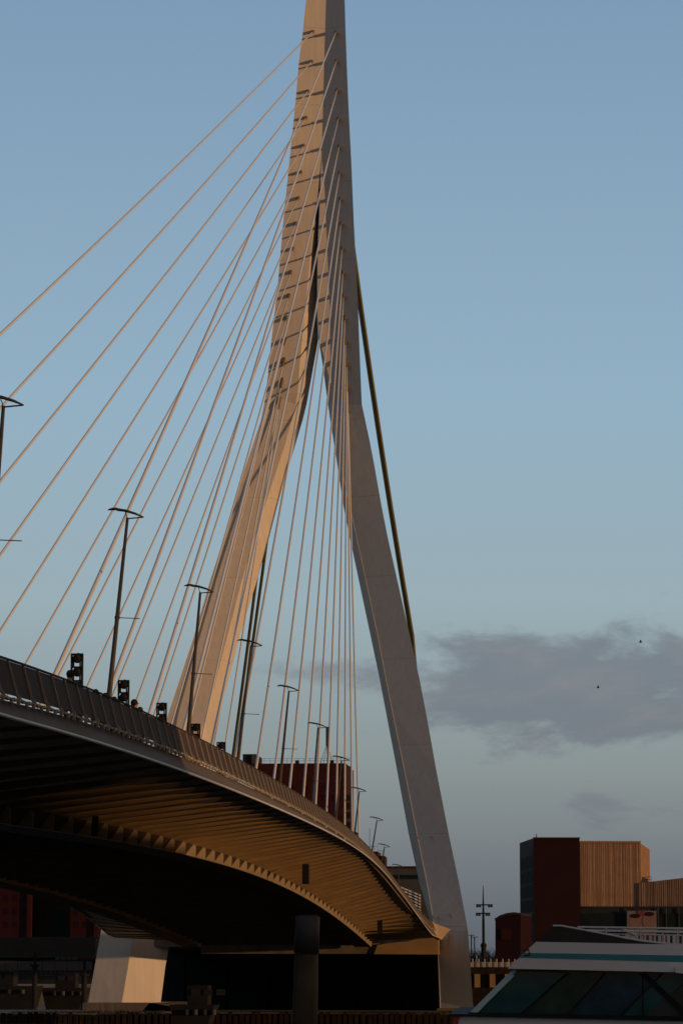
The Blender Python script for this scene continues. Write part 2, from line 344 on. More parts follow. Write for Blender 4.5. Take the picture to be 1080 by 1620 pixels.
# sloping end plate running onto the leg
q = [at(661,1451,338), at(682,1477,344), at(698,1487,348), at(712,1470,349.4), at(690,1462,346), at(664,1446,339)]
MB().hull(q, [v_ + Vector((-.6, .8, 0)) for v_ in q]).build('landing_plate', 'steel', deck)
# deck goes on beyond the pylon
MB().loft([[(AXIS+18, y, z), (AXIS+18, y, z-1.6), (AXIS-18, y, z-1.6), (AXIS-18, y, z)] for y, z in ((354.2, zr(354)-1.2), (420, zr(354)-2.0), (520, zr(354)-3.2))]).build('rear_span', 'under', deck)

# railings: near one post by post
def railing(sx, label):
    X = (lambda x: x) if sx > 0 else (lambda x: 2 * AXIS - x)
    rl = thing('bridge_railing', (X(XR), 200, zr(200)-1), label, 'railing', group='railings along the deck edges')
    y = 40.0; i = 0
    tab = []
    while y < 348: tab.append(y); y += 2.13
    MB().tube([(X(xr_(y)), y, zr(y)) for y in np.arange(40, 348, 2.0)], .035, n=6).build('handrail', 'infill', rl)
    pan = None
    for i, y in enumerate(tab):
        xt, zt = xr_(y), zr(y); zb = zt - .88
        # leaning post with a kicked-out foot bracket
        a = Vector((X(xt+.012), y, zt-.03)); b_ = Vector((X(xt+.24), y, zb+.02)); c_ = Vector((X(xt+.36), y, zb-.17))
        mb_ = MB()
        for (u_, v_, w0, w1) in ((a, b_, .028, .028), (b_, c_, .045, .06)):
            s_ = .022
            mb_.hull([u_+Vector((w0,-s_,0)), u_+Vector((-w0,-s_,0)), u_+Vector((-w0,s_,0)), u_+Vector((w0,s_,0))], [v_+Vector((w1,-s_,0)), v_+Vector((-w1,-s_,0)), v_+Vector((-w1,s_,0)), v_+Vector((w1,s_,0))])
        mb_.build('post', 'post', rl)
        if i + 1 < len(tab):
            y2 = tab[i+1]; x2, z2 = xr_(y2), zr(y2); d = .015
            jit = random.uniform(-.01, .01)
            A = [(X(xt+.0), y+.03, zt-.04), (X(x2+.0), y2-.03, z2-.04), (X(x2+.235+jit), y2-.03, z2-.92), (X(xt+.235+jit), y+.03, zt-.92)]
            MB().hull(A, [(q[0]-d*sx, q[1], q[2]) for q in A]).build('infill_panel', 'infill', rl)
            if sx > 0:   # kerb clips, two per bay
                for f_ in (.33, .78):
                    yy = y + 2.13 * f_; xx = xr_(yy) + .30; zz = zr(yy) - 1.02
                    c = MB().box((xx-.09, yy-.28, zz-.03), (xx+.03, yy+.28, zz+.03)); c.box((xx+.0, yy+.16, zz-.11), (xx+.08, yy+.26, zz+.02)); c.build('kerb_clip', 'bracket', rl)
    return rl
railing(1, 'brown panelled railing with leaning pale posts along the near edge of the deck')
railing(-1, 'brown panelled railing along the far edge of the deck')

# ================================================================= PYLON
AL = [(-110,491),(0,484),(50,479),(97,472.8),(155,468),(236,459.7),(292,454),(375,445.8),(450,439.5),(533,430),(580,425),(622,421),(664,413),(764,380),(800,371),(917,333),(1011,305.6),(1125,268),(1457,163),(1586,140)]
AR = [(-110,539),(0,545),(67,547),(167,551),(258,555.6),(342,559),(400,562),(469,565.6),(539,568),(639,572),(714,588),(794,602),(850,613),(1091,667),(1220,690),(1338,713),(1417,730),(1474,740),(1594,748)]
FO = [(-110,515),(0,515.5),(200,510),(250,508.5),(305,514),(375,516.7),(480,521.7),(567,523),(600,524),(650,527),(747,541),(833,560),(1020,600),(1091,613),(1220,639.5),(1319,659),(1398,675),(1467,687),(1489,692),(1594,696)]
SL = [(250,508.3),(347,505),(400,502.5),(492,502),(537,505),(590,519),(620,525),(650,526.8)]
CR = [(250,508.2),(300,506.5),(400,502),(492,501.8),(537,503.8),(578,510.5),(650,520),(739,534),(800,543),(850,553),(1073,600),(1220,628),(1368,655),(1457,680),(1489,690),(1594,694)]
BL = [(250,508),(300,503),(400,491),(480,484),(555,476),(630,470),(700,452),(800,419),(883,392),(1022,355.6),(1161,319.4),(1457,213),(1515,205.5),(1584,193)]
CL = [(250,508.1),(300,506.3),(400,501.9),(492,501.6),(537,503.4),(650,483),(717,463),(800,439),(864,422),(922,405.6),(1011,378),(1067,364),(1155,339),(1178,332),(1457,275),(1527,262),(1590,254)]
DY = [(-110,393),(640,387),(1470,353),(1600,352)]
D = lambda y: ip(DY, y)
pyl = thing('bridge_pylon', (AXIS, 352, 1.7), 'tall pale forked bridge pylon with two splayed legs, left side glowing in low sun', 'bridge pylon')
def P(tab, y, dd=0.0): return at(ip(tab, y) if tab is not FO or y < 645 else ip(FO, y), y, D(y) + dd)
rows = [-110, -50, 0, 50, 97, 155, 200, 250]
def fd(y): return .335 * (ip(AR, y) - ip(FO, y)) * D(y) / F
rings = []
for y in rows:
    a, f_, r_ = P(AL, y), P(FO, y, fd(y)), P(AR, y)
    wdt = (r_.x - a.x)
    rings.append([a, f_, r_, r_ + Vector((-.32*wdt, 4.2, 0)), a + Vector((.25*wdt, 4.2, 0))])
MB().loft(rings).build('shaft', 'pylon', pyl)
rl_, rr_ = [], []
for y in [250, 275, 300, 347, 400, 450, 492, 520, 537, 560, 580, 600, 622, 640, 664, 700, 739, 764, 800, 850, 917, 1011, 1073, 1125, 1220, 1319, 1398, 1457, 1472, 1489, 1530, 1586]:
    aL, aR = ip(AL, y), ip(AR, y); fo = ip(FO, y); bL = ip(BL, y); cL = ip(CL, y)
    op = min(1, max(0, (y - 250) / 60))
    if y < 640: db = fd(y) * (bL - aL) / (fo - aL)
    else: db = float(np.interp(y, [640, 700, 1161, 1457, 1590], [1.1, 1.1, 1.1, -.1, -.35]))
    dc = db + float(np.interp(y, [250, 320, 640, 800, 1161, 1457], [.02, 3.0, 3.0, 2.2, 2.0, 2.6]))
    A, B, C_ = at(aL, y, D(y)), at(bL, y, D(y)+db), at(cL, y, D(y)+dc)
    wdt = B.x - A.x
    rl_.append([A, B, C_, C_ + Vector((-.5, 2.0, 0)), A + Vector((.22*wdt, 5.2, 0))])
    s_ = ip(SL, y) if y < 650 else fo; c_ = ip(CR, y)
    df = fd(y) if y < 640 else float(np.interp(y, [640, 800, 1320, 1590], [fd(639), 1.3, 1.32, 1.2]))
    ds = df - fd(y) * max(0, fo - s_) / (fo - aL) if y < 640 else df
    dcr = df + float(np.interp(y, [250, 320, 640, 1590], [.02, 2.6, 2.6, 4.0]))
    if s_ > fo - .1: s_ = fo - .05
    Cr, Sv, Fv, Ar = at(c_, y, D(y)+dcr), at(s_, y, D(y)+ds), at(fo, y, D(y)+df), at(aR, y, D(y))
    wdt = Ar.x - Fv.x
    rr_.append([Cr, Sv, Fv, Ar, Ar + Vector((-.5*wdt, 4.6, 0)), Cr + Vector((.25, 1.9, 0))])
MB().loft(rl_).build('leg', 'pylon', pyl, label='far left leg, lit warm on its front and inner face')
k_ = next(i for i, r_ in enumerate(rr_) if r_[0].z < at(0, 1585, 352).z + .1) if False else len(rr_)
last = [at(694,1595,357), at(695.9,1595,353), at(696,1595,353), at(748.3,1595,352), at(720,1595,356.6), at(697,1595,356.5)]
MB().tube([r_[2] + Vector((0, -.03, 0)) for r_ in rr_[16:] + [last]], .042, n=6).build('ridge_trim', 'pylon', pyl)
MB().loft(rr_ + [last]).build('leg', 'pylon', pyl, label='near right leg, grey in the grazing light')
for (x0, y0_, x1, y1_) in ((709,1477,704.5,1506),(711,1446,713,1450),(692,1450,693.5,1454),(681,1322,682,1325)):
    q = [at(x0-.5,y0_,D(y0_)+.25), at(x0+.6,y0_,D(y0_)+.25), at(x1+.6,y1_,D(y1_)+.25), at(x1-.5,y1_,D(y1_)+.25)]
    MB().hull(q, [v_+Vector((0,.9,0)) for v_ in q]).build('rust_mark', 'socket', pyl)
o = at(590, 1488, 352)
anchL = [(495,50),(493,97),(487,144),(484,186),(480,230),(476,272),(472,313),(468,353),(463,393),(460,430),(457,467),(453,502),(450,537),(449,569),(446,602),(442,633)]
anchR = [(531,51),(532,96),(533,142),(535,187),(536,231),(537,273),(538,314),(539,353),(541,392),(542,430),(543,467),(545,502),(546,537),(548,571),(549,608),(550,640)]
CROSS = [(88,1069),(164,1101),(235,1131),(291,1155),(335,1178),(371,1198),(404.5,1216),(432.7,1232),(458,1247),(479.6,1262),(499,1273),(516,1287),(531.5,1300),(545,1310),(557,1320),(567.8,1329)]
def proj(p_):
    q = ROT.transposed() @ (p_ - Vector((0, 0, CZ))); return 540 - q.x / q.z * F, 810 + q.y / q.z * F
ysol = []
for (ax_0, ay_0), (cx_0, cy_0) in zip(anchR, CROSS):        # where the near cable really reaches the deck behind the railing
    lo, hi = 60., 352.
    for _ in range(40):
        m_ = (lo + hi) / 2; qx, qy = proj(Vector((XC, m_, zr(m_) - 1.05)))
        lx = ax_0 + (cx_0 - ax_0) * (qy - ay_0) / (cy_0 - ay_0)
        if qx > lx: hi = m_
        else: lo = m_
    ysol.append(lo)
print('YSOL', [round(v_, 1) for v_ in ysol])
PK = np.polyfit(range(16), ysol, 2)
YK = [float(np.polyval(PK, k)) for k in range(16)]
def foot(X, k): return Vector((X, YK[k], zr(YK[k]) - 1.05))
for side, (an, X, tab) in enumerate(((anchL, XF, AL), (anchR, XC, AR))):
    far = side == 0
    for k, (px, py) in enumerate(an):
        edge = ip(tab, py); fo = ip(FO, py)
        dd = fd(py) * (px - edge) / (fo - edge)
        a = at(px, py, D(py) + dd); f_ = foot(X, k)
        dr = (f_ - a).normalized()
        so_ = MB().tube([a - dr * .5, a + dr * (1.0 if k < 12 else 1.5)], .25, .19, n=10)
        ob = so_.build('anchor_socket', 'socket', pyl)
        fan = 'far fan' if far else 'near fan'
        side_ = 'left' if far else 'right'
        lab = f'{ORD[k]} pale cable of the {fan}, {"thin and running to the far deck edge" if far else "running down to the near deck edge"}'
        # catenary sag very slight
        top = a + dr * .6
        pts = []
        for t_ in [i / 14 for i in range(15)]:
            q = top.lerp(f_, t_); q.z -= 4 * t_ * (1 - t_) * (f_ - top).length * .0022; pts.append(q)
        ob = thing('stay_cable', f_, lab, 'bridge cable', group='cables of the ' + fan)
        MB().tube(pts, .105, n=8).build('strand', 'cable', ob, smooth=True)
        d2 = (pts[-2] - pts[-1]).normalized()
        MB().tube([f_, f_ + d2 * 2.4, f_ + d2 * 3.6], [.17, .165, .115], n=10).build('anchor_sleeve', 'sleeve', ob, smooth=True)
# backstays
BS = [([(509,-20),(592,628),(666,1085)], 'outer of the two dark backstays behind the right leg', 432, .27), ([(506,-20),(588.5,628),(663,1085)], 'inner of the two dark backstays behind the right leg', 436, .2),
      ([(512,-20),(419.4,875),(383,1133)], 'inner of the two dark backstays behind the left leg', 455, .24), ([(506,-20),(404,928),(369.5,1189)], 'outer of the two dark backstays behind the left leg', 449, .24)]
for i, (pp, lab, bY, rad) in enumerate(BS):
    cf = np.polyfit([q[1] for q in pp], [q[0] for q in pp], 2)
    pts = []
    for k in range(15):
        f_ = k / 14; py = -20 + 1435 * f_
        xx = float(np.polyval(cf, py))
        if i < 2: xx = min(xx, ip(AR, py) - 9 + 3 * i) if py > 1085 else xx
        pts.append(at(xx, py, D(0) + 3.6 + (bY - D(0) - 3.6) * f_))
    o = thing('backstay', pts[-1], 'thick dark cable, ' + lab, 'bridge cable', group='backstays behind the pylon')
    MB().tube(pts, rad, n=10).build('strand', 'backstay', o, smooth=True)
    MB().tube([pts[-1], pts[-1].lerp(pts[-2], .4)], .45, n=10).build('anchor_sleeve', 'backstay', o, smooth=True)

# ================================================================= PIER, DOLPHIN
pr = thing('bridge_pier', (AXIS, 352, 0), 'low broad concrete pier carrying both pylon legs above the water', 'pier')
p0 = at(-60, 1588, 349); p1 = at(757, 1597, 349)
MB().box((-78, 347, -2), (-7.2, 372, 1.15)).build('pier_body', 'concrete', pr)
z0 = at(0, 1586, 352).z; zb = at(0, 1594.5, 352).z
MB().box((at(132,HY,350).x, 350, 1.154), (at(300,HY,350).x, 362, z0)).build('plinth', 'concrete', pr)
MB().box((at(690,HY,350).x, 350.5, 1.154), (at(757,HY,350).x, 360, zb)).build('plinth', 'concrete', pr)
# sloping footing beside the far leg
q0 = [at(225,1600,350), at(278,1600,350), at(268,1592,350), at(237,1586,350)]
MB().hull(q0, [v_ + Vector((1.5, 4, 0)) for v_ in q0]).build('footing_wedge', 'pylon', pr)
x = -76.0
while x < -8:
    w_ = .42 + random.random() * .1
    MB().box((x, 346.3 - random.random() * .1, -1), (x + w_, 346.95, .95 + random.random() * .5)).build('fender_board', 'timber', pr); x += w_ + .12 + random.random() * .25
# bascule chamber behind the pylon, under-deck shade put into its black colour
ab = thing('bascule_pier', (AXIS, 385, 0), 'black shadowed bascule pier behind the pylon legs under the deck', 'pier')
xa, xb = at(243,HY,392).x, at(699,HY,368).x
MB().hull([(xa, 392, -1), (xb, 368, -1), (xb, 368, 9.3), (xa, 392, 9.3)], [(xa, 404, -1), (xb, 404, -1), (xb, 404, 9.3), (xa, 404, 9.3)]).build('chamber', 'deckshade', ab)
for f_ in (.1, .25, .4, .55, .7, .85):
    X_ = xa + (xb-xa)*f_; Y_ = 392 - 24*f_; MB().hull([(X_, Y_-.4, -1), (X_+.6, Y_-.85, -1), (X_+.6, Y_-.85, 8.4), (X_, Y_-.4, 8.4)], [(X_+.1, Y_-.1, -1), (X_+.7, Y_-.55, -1), (X_+.7, Y_-.55, 8.4), (X_+.1, Y_-.1, 8.4)]).build('buttress', 'deckshade', ab)
# mooring pile in front
c = at(484.5, 1450, 93)
mo = thing('mooring_pile', (c.x, 93, 0), 'round grey steel mooring pile with a bluish upper sleeve standing in front of the pylon', 'mooring pile')
k = 93 / F
zt = at(0, 1450, 93).z; zm = at(0, 1508, 93).z
MB().tube([(c.x-.07, 93, -1), (at(482,HY,93).x-.0, 93, at(0,1620,93).z), (at(484.5,HY,93).x, 93, zm)], [21*k, 20.5*k, 18.6*k], n=28).build('lower_tube', 'pile', mo, smooth=True)
MB().tube([(at(484.5,HY,93).x, 93, zm), (at(486.5,HY,93).x, 93, zt)], [19.8*k, 19*k], n=28).build('upper_sleeve', 'pileb', mo, smooth=True)
MB().tube([(at(486.5,HY,93).x, 93, zt+.002), (at(486.5,HY,93).x, 93, zt+.04)], 15*k, n=24).build('cap', 'pileb', mo)

# ================================================================= STREET LAMPS
def lamp(px_t, py_t, px_b, py_b, Y, label, first=[]):
    top = at(px_t, py_t, Y); b_ = at(px_b, py_b, Y)
    d = (top - b_); zt_ = top.z; zf = zr(Y) - 1.05
    ft = top - d * ((zt_ - zf) / d.z)
    t_ = thing('street_lamp', ft, label, 'street lamp', group='street lamps leaning over the deck')
    h = top - ft
    o = lambda v_: Vector(v_)
    ax_ = lambda f_: ft + h * f_
    MB().tube([ax_(0), ax_(.3), ax_(1)], [.19, .14, .075], n=10).build('pole', 'lamp', t_, smooth=True)
    MB().tube([ax_(0)+Vector((0,0,0)), ax_(.03)], .26, n=10).build('base_collar', 'lamp', t_)
    # arc boom with pointed tail, strut back to the pole, blade head
    T = top
    arc = [T + o((-.55,0,.42)), T + o((-.1,0,.36)), T + o((.4,0,.2)), T + o((.82,0,.02))]
    MB().tube(arc, [.07,.07,.06,.03], n=8).build('arc_boom', 'lamp', t_, smooth=True)
    MB().tube([T + o((.82,0,.02)), T + o((0,0,-.05))], .035, n=6).build('strut', 'lamp', t_)
    MB().tube([T + o((0,0,-.05)), T + o((-.12,0,.30))], .022, n=6).build('strut', 'lamp', t_)
    hd = []
    for f_, wx, tz, bz in ((0,.03,.01,.01),(.15,.16,.05,.03),(.4,.24,.08,.05),(.7,.22,.07,.06),(1,.08,.04,.04)):
        cx = T.x - 1.02 + .66 * f_; cz = T.z + .40 + .05 * math.sin(f_ * 2.4)
        hd.append([(cx, T.y + wx*math.cos(a), cz + (tz if math.sin(a) > 0 else bz)*math.sin(a)) for a in (2*math.pi*i/10 for i in range(10))])
    hdo = MB().loft(hd).build('lamp_head', 'lamp', t_, smooth=True)
    MB().box((T.x-.88, T.y-.12, T.z+.33), (T.x-.5, T.y+.12, T.z+.365)).build('lamp_glass', 'lampglass', hdo)
    # thin banner bar half way up
    m_ = ax_(min(.8, 9.2 / (zt_ - zf)))
    MB().tube([m_ + o((-.05,0,0)), m_ + o((1.15,0,-.06))], .022, n=6).build('banner_bar', 'lamp', t_)
    MB().tube([m_ + o((-.12,0,0)), m_ + o((.12,0,0))], .09, n=6).build('bar_clamp', 'lamp', t_)
    return t_
LP = [(6, 642, -22, 1010, 113, 'leaning street lamp cut by the left edge, its tail pointing right'),
      (202, 819, 173, 1100, 143, 'tallest whole street lamp, dark, behind the railing left of the pylon'),
      (317, 937, 298, 1160, 174.5, 'dark leaning street lamp standing in front of the far pylon leg'),
      (397, 1022, 377, 1198, 205, 'street lamp crossing the backstays beside the far leg'),
      (457, 1093, 443, 1235, 236.5, 'street lamp just right of the backstays, above the red block'),
      (503, 1151, 494, 1270, 268, 'street lamp in the middle of the near cable feet, head among the cables'),
      (540, 1203, 531, 1298, 299.5, 'street lamp in front of the right corner of the red block'),
      (568, 1252, 561, 1318, 331, 'street lamp right of the last near cable foot'),
      (596, 1298, 590, 1335, 375, 'small street lamp alone against the sky beyond the last cable'),
      (608, 1340, 604, 1362, 420, 'smallest leaning street lamp beside the little red rooftop'),
      (630, 1372, 630, 1402, 445, 'faint far street lamp in front of the grey roof')]
for a in LP: lamp(*a)

# ================================================================= FLOODLIGHT FRAMES
FL = [(122.5, 1034, 19.5, 'first and nearest black floodlight frame on the deck', 0), (196, 1076, 18, 'second black floodlight frame, next to the walkers', 1), (256, 1112, 16.5, 'third black floodlight frame, left of the far leg', 2),
      (309.5, 1145, 15, 'fourth black floodlight frame, against the foot of the lit leg', 3), (350, 1174, 14, 'fifth and farthest black floodlight frame, right of the lit leg', 4)]
for (px, py, wpx, lab, i) in FL:
    Y = 120 + 14.4 * i; k = Y / F; c = at(px, py, Y); w_ = .26; hh = 1.62
    zf = zr(Y) - 1.05
    t_ = thing('floodlight_frame', (c.x, Y, zf), lab, 'floodlight', group='floodlight frames at the cable feet')
    top = c.z; wd = wpx * k / 2
    fr = MB(); e = .055
    fr.box((c.x-wd, Y-.12, zf), (c.x-wd+e, Y+.12, top)); fr.box((c.x+wd-e*1.2, Y-.12, zf), (c.x+wd, Y+.12, top)); fr.box((c.x-wd+e, Y-.12, top-.07), (c.x+wd-e*1.2, Y+.12, top))
    cell = (wd*2) * 1.12
    for j in (1, 2): fr.box((c.x-wd+e, Y-.1, top-cell*j-.03), (c.x+wd-e*1.2, Y+.1, top-cell*j+.03))
    fr.box((c.x-wd+e, Y-.1, zf), (c.x+wd-e*1.2, Y+.1, top-cell*2-.05))
    fr.build('frame', 'black', t_)
    for j in (0, 1):
        zc = top - cell * (j + .5) + .07; r_ = wd * .78
        s_ = MB().tube([(c.x+.01, Y-.22, zc-.05), (c.x+.01, Y-.05, zc), (c.x+.01, Y+.25, zc+.08)], [r_*.55, r_, r_*.98], n=18); s_.box((c.x-wd*.7, Y-.05, top-cell*(j+1)+.02), (c.x-wd*.45, Y+.05, zc)); s_.box((c.x+wd*.4, Y-.05, top-cell*(j+1)+.02), (c.x+wd*.62, Y+.05, zc))
        s_.build('spotlight', 'black', t_)

# ================================================================= PEOPLE
def body_mesh(stride=.22):
    J = {'pel': (0,0,.95,.15), 'wai': (0,0,1.12,.125), 'che': (0,0,1.36,.155), 'nck': (0,0,1.50,.06), 'hd0': (0,-.01,1.60,.085), 'hd1': (0,-.015,1.69,.095), 'hd2': (0,0,1.755,.06)}
    v = []; r = []; idx = {}
    for k_2, q in J.items(): idx[k_2] = len(v); v.append(q[:3]); r.append(q[3])
    e = [(0,1),(1,2),(2,3),(3,4),(4,5),(5,6)]
    def add(par, *pts):
        last_ = par
        for q in pts: v.append(q[:3]); r.append(q[3]); e.append((last_, len(v)-1)); last_ = len(v)-1
        return last_
    for s in (-1, 1):
        st = stride * s
        add(0, (s*.10, -.02*s, .84, .095), (s*.11, -st*.55, .50, .062), (s*.11, -st*.9 + (.08 if st < 0 else 0), .10, .042), (s*.12, -st*.9-.12, .04, .036))
        h = add(2, (s*.19, 0, 1.40, .062), (s*.24, st*.35, 1.12, .043), (s*.23, st*.9-.05, .88, .032), (s*.225, st*1.0-.09, .80, .030))
        for j in range(4): add(h, (s*(.21+.01*j), st*1.0-.085-.02*j+.02, .73, .010), (s*(.205+.01*j), st-.08-.02*j+.03, .685 + .01*abs(j-1.5), .008))
        add(h, (s*.20, st-.13, .765, .011), (s*.198, st-.145, .735, .009))
    add(4, (0, -.11, 1.64, .014))
    for s in (-1, 1): add(4, (s*.092, .0, 1.645, .014))
    me = bpy.data.meshes.new('person_body'); me.from_pydata(v, e, []); me.update()
    o = bpy.data.objects.new('person_tmp', me); COL.objects.link(o)
    md = o.modifiers.new('s', 'SKIN'); md.use_smooth_shade = True
    for i, q in enumerate(r): me.skin_vertices[0].data[i].radius = (q, q); me.skin_vertices[0].data[i].use_root = (i == 0)
    o.modifiers.new('d', 'SUBSURF').levels = 1; o.modifiers['d'].render_levels = 1
    dg = bpy.context.evaluated_depsgraph_get(); m2 = bpy.data.meshes.new_from_object(o.evaluated_get(dg)); bpy.data.objects.remove(o)
    m2.name = 'person_body'; return m2
BM = body_mesh()
def person(px, py, X, coat, label, yaw_, h=1.0):
    a = atx(px, py, X); ft = Vector((X, a.y, zr(a.y) - 1.08)); hh = a.z - ft.z
    s = hh / 1.80; me = BM.copy(); me.materials.clear()
    for m_ in ('skin', coat, 'jean', 'hair'): me.materials.append(M[m_])
    for q in me.polygons:
        z = q.center.z; q.use_smooth = True
        q.material_index = 2 if z < .88 and abs(q.center.x) < .2 else 1 if z < 1.5 and z > .83 else 0
        if z < .06: q.material_index = 3
    o = bpy.data.objects.new('person', me); COL.objects.link(o); o.location = ft; o.scale = (s, s, s); o.rotation_euler = (0, 0, yaw_)
    o['label'] = label; o['category'] = 'person'; o['group'] = 'people walking behind the railing'
    hb = bmesh.new(); bmesh.ops.create_uvsphere(hb, u_segments=14, v_segments=10, radius=.118)
    bmesh.ops.delete(hb, geom=[v_ for v_ in hb.verts if v_.co.z < -.04 and v_.co.y < .02], context='VERTS')
    for v_ in hb.verts: v_.co = Vector((v_.co.x*.92, v_.co.y*1.02+.012, v_.co.z*1.05+1.70))
    hm = bpy.data.meshes.new('hair'); hb.to_mesh(hm); hb.free(); hm.materials.append(M['hair'])
    for q in hm.polygons: q.use_smooth = True
    ho = bpy.data.objects.new('hair', hm); COL.objects.link(ho); ho.parent = o
person(111, 1061, -14.2, 'coat', 'walker in a dark coat leaning out beside the nearest floodlight frame', 3.3)
person(152, 1091, -14.6, 'coat', 'leftmost dark-haired walker between the first frame and the tall lamp', 2.8)
person(167, 1097, -14.8, 'coat', 'walker right at the foot of the tall lamp', 3.0)
person(181, 1103, -15.0, 'coat', 'walker between the tall lamp and the second floodlight frame', 2.9)
person(213, 1107, -14.6, 'coatr', 'walker in a red coat right of the second floodlight frame', 2.7)
person(222, 1119, -14.4, 'coat', 'short dark walker behind the one in red', 2.9)
person(563, 1317, -16.0, 'coat', 'tiny dark walker near the last near cable foot', .4)

# ================================================================= BUILDINGS
def block(name, label, cat, px0, px1, pyt, Y, depth, m_, pyb=None, skew=0, group=None):
    a = at(px0, pyt, Y); b_ = at(px1, pyt, Y + skew)
    zt_ = a.z; t_ = thing(name, ((a.x+b_.x)/2, Y, 3.2), label, cat, group)
    d = Vector((b_.x-a.x, b_.y-a.y, 0)).normalized(); nrm = Vector((-d.y, d.x, 0)) * depth
    o = [Vector((a.x, a.y, 3.0)), Vector((b_.x, b_.y, 3.0))]; A = [o[0], o[1], o[1]+nrm, o[0]+nrm]
    MB().hull(A, [Vector((q.x, q.y, zt_)) for q in A]).build('wall', m_, t_)
    return t_, A, zt_, d, nrm
def onwall(t_, A, d, px0, px1, py0, py1, m_, name, out_=.05, frame=None, Yg=None):
    # window on the front wall, found by its place on the wall
    nrm = Vector((d.y, -d.x, 0))
    def hit(px, py):
        r_ = ray(px, py); o_ = Vector((0, 0, CZ)); t2 = (A[0] - o_).dot(nrm) / r_.dot(nrm); return o_ + r_ * t2
    q = [hit(px0, py1), hit(px1, py1), hit(px1, py0), hit(px0, py0)]
    u_ = (q[1]-q[0]); u_.z = 0; u_ = u_.normalized(); 
    z0_, z1_ = q[0].z, q[3].z; a_, b_ = q[0], q[1]
    a_ = Vector((a_.x, a_.y, z0_)); b_ = Vector((b_.x, b_.y, z0_)); h_ = Vector((0, 0, z1_-z0_))
    pts = [a_, b_, b_+h_, a_+h_]; n2 = nrm if nrm.y < 0 else -nrm
    o = MB().hull([p_+n2*out_ for p_ in pts], [p_-n2*.04 for p_ in pts]).build(name, frame or m_, t_)
    if frame:
        ins = .12 * (b_-a_).length; uu = u_ * ins; vv = Vector((0,0,ins))
        pts2 = [a_+uu+vv, b_-uu+vv, b_+h_-uu-vv, a_+h_+uu-vv]
        MB().hull([p_+n2*(out_+.03) for p_ in pts2], [p_+n2*.0 for p_ in pts2]).build('pane', m_, o)
    return o
# red block behind the deck
t_, A, zt_, d, nr = block('red_building', 'dark red slab building rising behind the near cable feet, rail on its flat roof', 'building', 398, 547, 1208, 620, 26, 'redc')
# rounded lighter right corner
c = [at(547, 1209, 620), at(552, 1209, 620.8), at(556, 1212, 624), at(556.5, 1214, 645), at(547, 1214, 645)]
MB().hull([Vector((q.x, q.y, 3)) for q in c], [Vector((q.x, q.y, c[0].z-.3)) for q in c]).build('corner_wall', 'redb', t_)
for py in (1262, 1275, 1290, 1305): onwall(t_, A, d, 549, 554, py-5, py+5, 'glassb', 'window')
for (px, py) in ((463, 1247), (486, 1250), (513, 1247), (513, 1262), (446, 1243), (530, 1262), (470, 1262)): onwall(t_, A, d, px-4, px+4, py-5, py+5, 'glassd', 'window', frame='redb')
r_ = MB()
zt2 = zt_
for px in range(400, 556, 9):
    q = at(px, 1208, 620.5); r_.tube([(q.x, 620.5, zt2), (q.x, 620.5, zt2+1.1)], .03, n=4)
for dz in (.6, 1.1): r_.tube([(at(398,HY,620.5).x, 620.5, zt2+dz), (at(553,HY,620.5).x, 620.5, zt2+dz)], .03, n=4)
r_.build('roof_rail', 'grey', t_)
q0 = at(384, 1193, 626); q1 = at(405, 1193, 626)
MB().box((q0.x, 626, zt2-3), (q1.x, 640, q0.z)).build('roof_house', 'dgrey', t_)
MB().box((q1.x-.9, 625.6, zt2), (q1.x-.1, 625.95, q0.z-.2)).build('roof_door', 'grey', t_)
an = at(518, 1205, 622)
m_ = MB(); tp = at(518, 1150, 622)
m_.tube([(tp.x, 622, zt2), (tp.x, 622, tp.z)], .12, n=6)
for dx in (-1.6, -.9, 1.0): m_.tube([(tp.x+dx, 622, zt2), (tp.x, 622, zt2+4.6)], .05, n=4)
m_.build('roof_mast', 'grey', t_)
MB().box((tp.x-.35, 621.5, tp.z-4), (tp.x+.35, 622.4, tp.z)).build('antenna_box', 'grey', t_)
for px in (470, 525): 
    q = at(px, 1205, 622); MB().box((q.x-.4, 621.8, zt2), (q.x+.4, 622.6, zt2+.8)).build('roof_vent', 'dgrey', t_)
# small red houses and grey hall seen beyond the deck, right of the cables
t_, A, zt_, d, nr = block('red_rooftop', 'small stepped red rooftop peeping over the railing', 'building', 582, 597, 1347, 560, 12, 'redc')
q0, q1 = at(597, 1354, 561), at(608, 1354, 561); MB().box((q0.x, 561, 3), (q1.x, 570, q0.z)).build('wing', 'redb', t_)
m2 = MB()
for px0, px1, py in ((580, 597, 1347), (597, 608, 1354)):
    a, b_ = at(px0, py, 561.2), at(px1, py, 561.2)
    for f_ in (0, .33, .66, 1): m2.tube([(a.x+(b_.x-a.x)*f_, 561.2, a.z), (a.x+(b_.x-a.x)*f_, 561.2, a.z+1)], .025, n=4)
    m2.tube([(a.x, 561.2, a.z+1), (b_.x, 561.2, a.z+1)], .03, n=4)
m2.tube([at(584.5, 1347, 562), at(584.5, 1310, 562)], .05, n=4)
m2.build('roof_rail', 'grey', t_)
t_, A, zt_, d, nr = block('grey_hall', 'long low grey hall between the little red rooftop and the near leg', 'building', 604, 700, 1372, 590, 25, 'grey')
onwall(t_, A, d, 622, 662, 1384, 1391, 'glassd', 'window_band')
onwall(t_, A, d, 604, 700, 1370.5, 1373, 'redc', 'roof_edge', out_=.4)
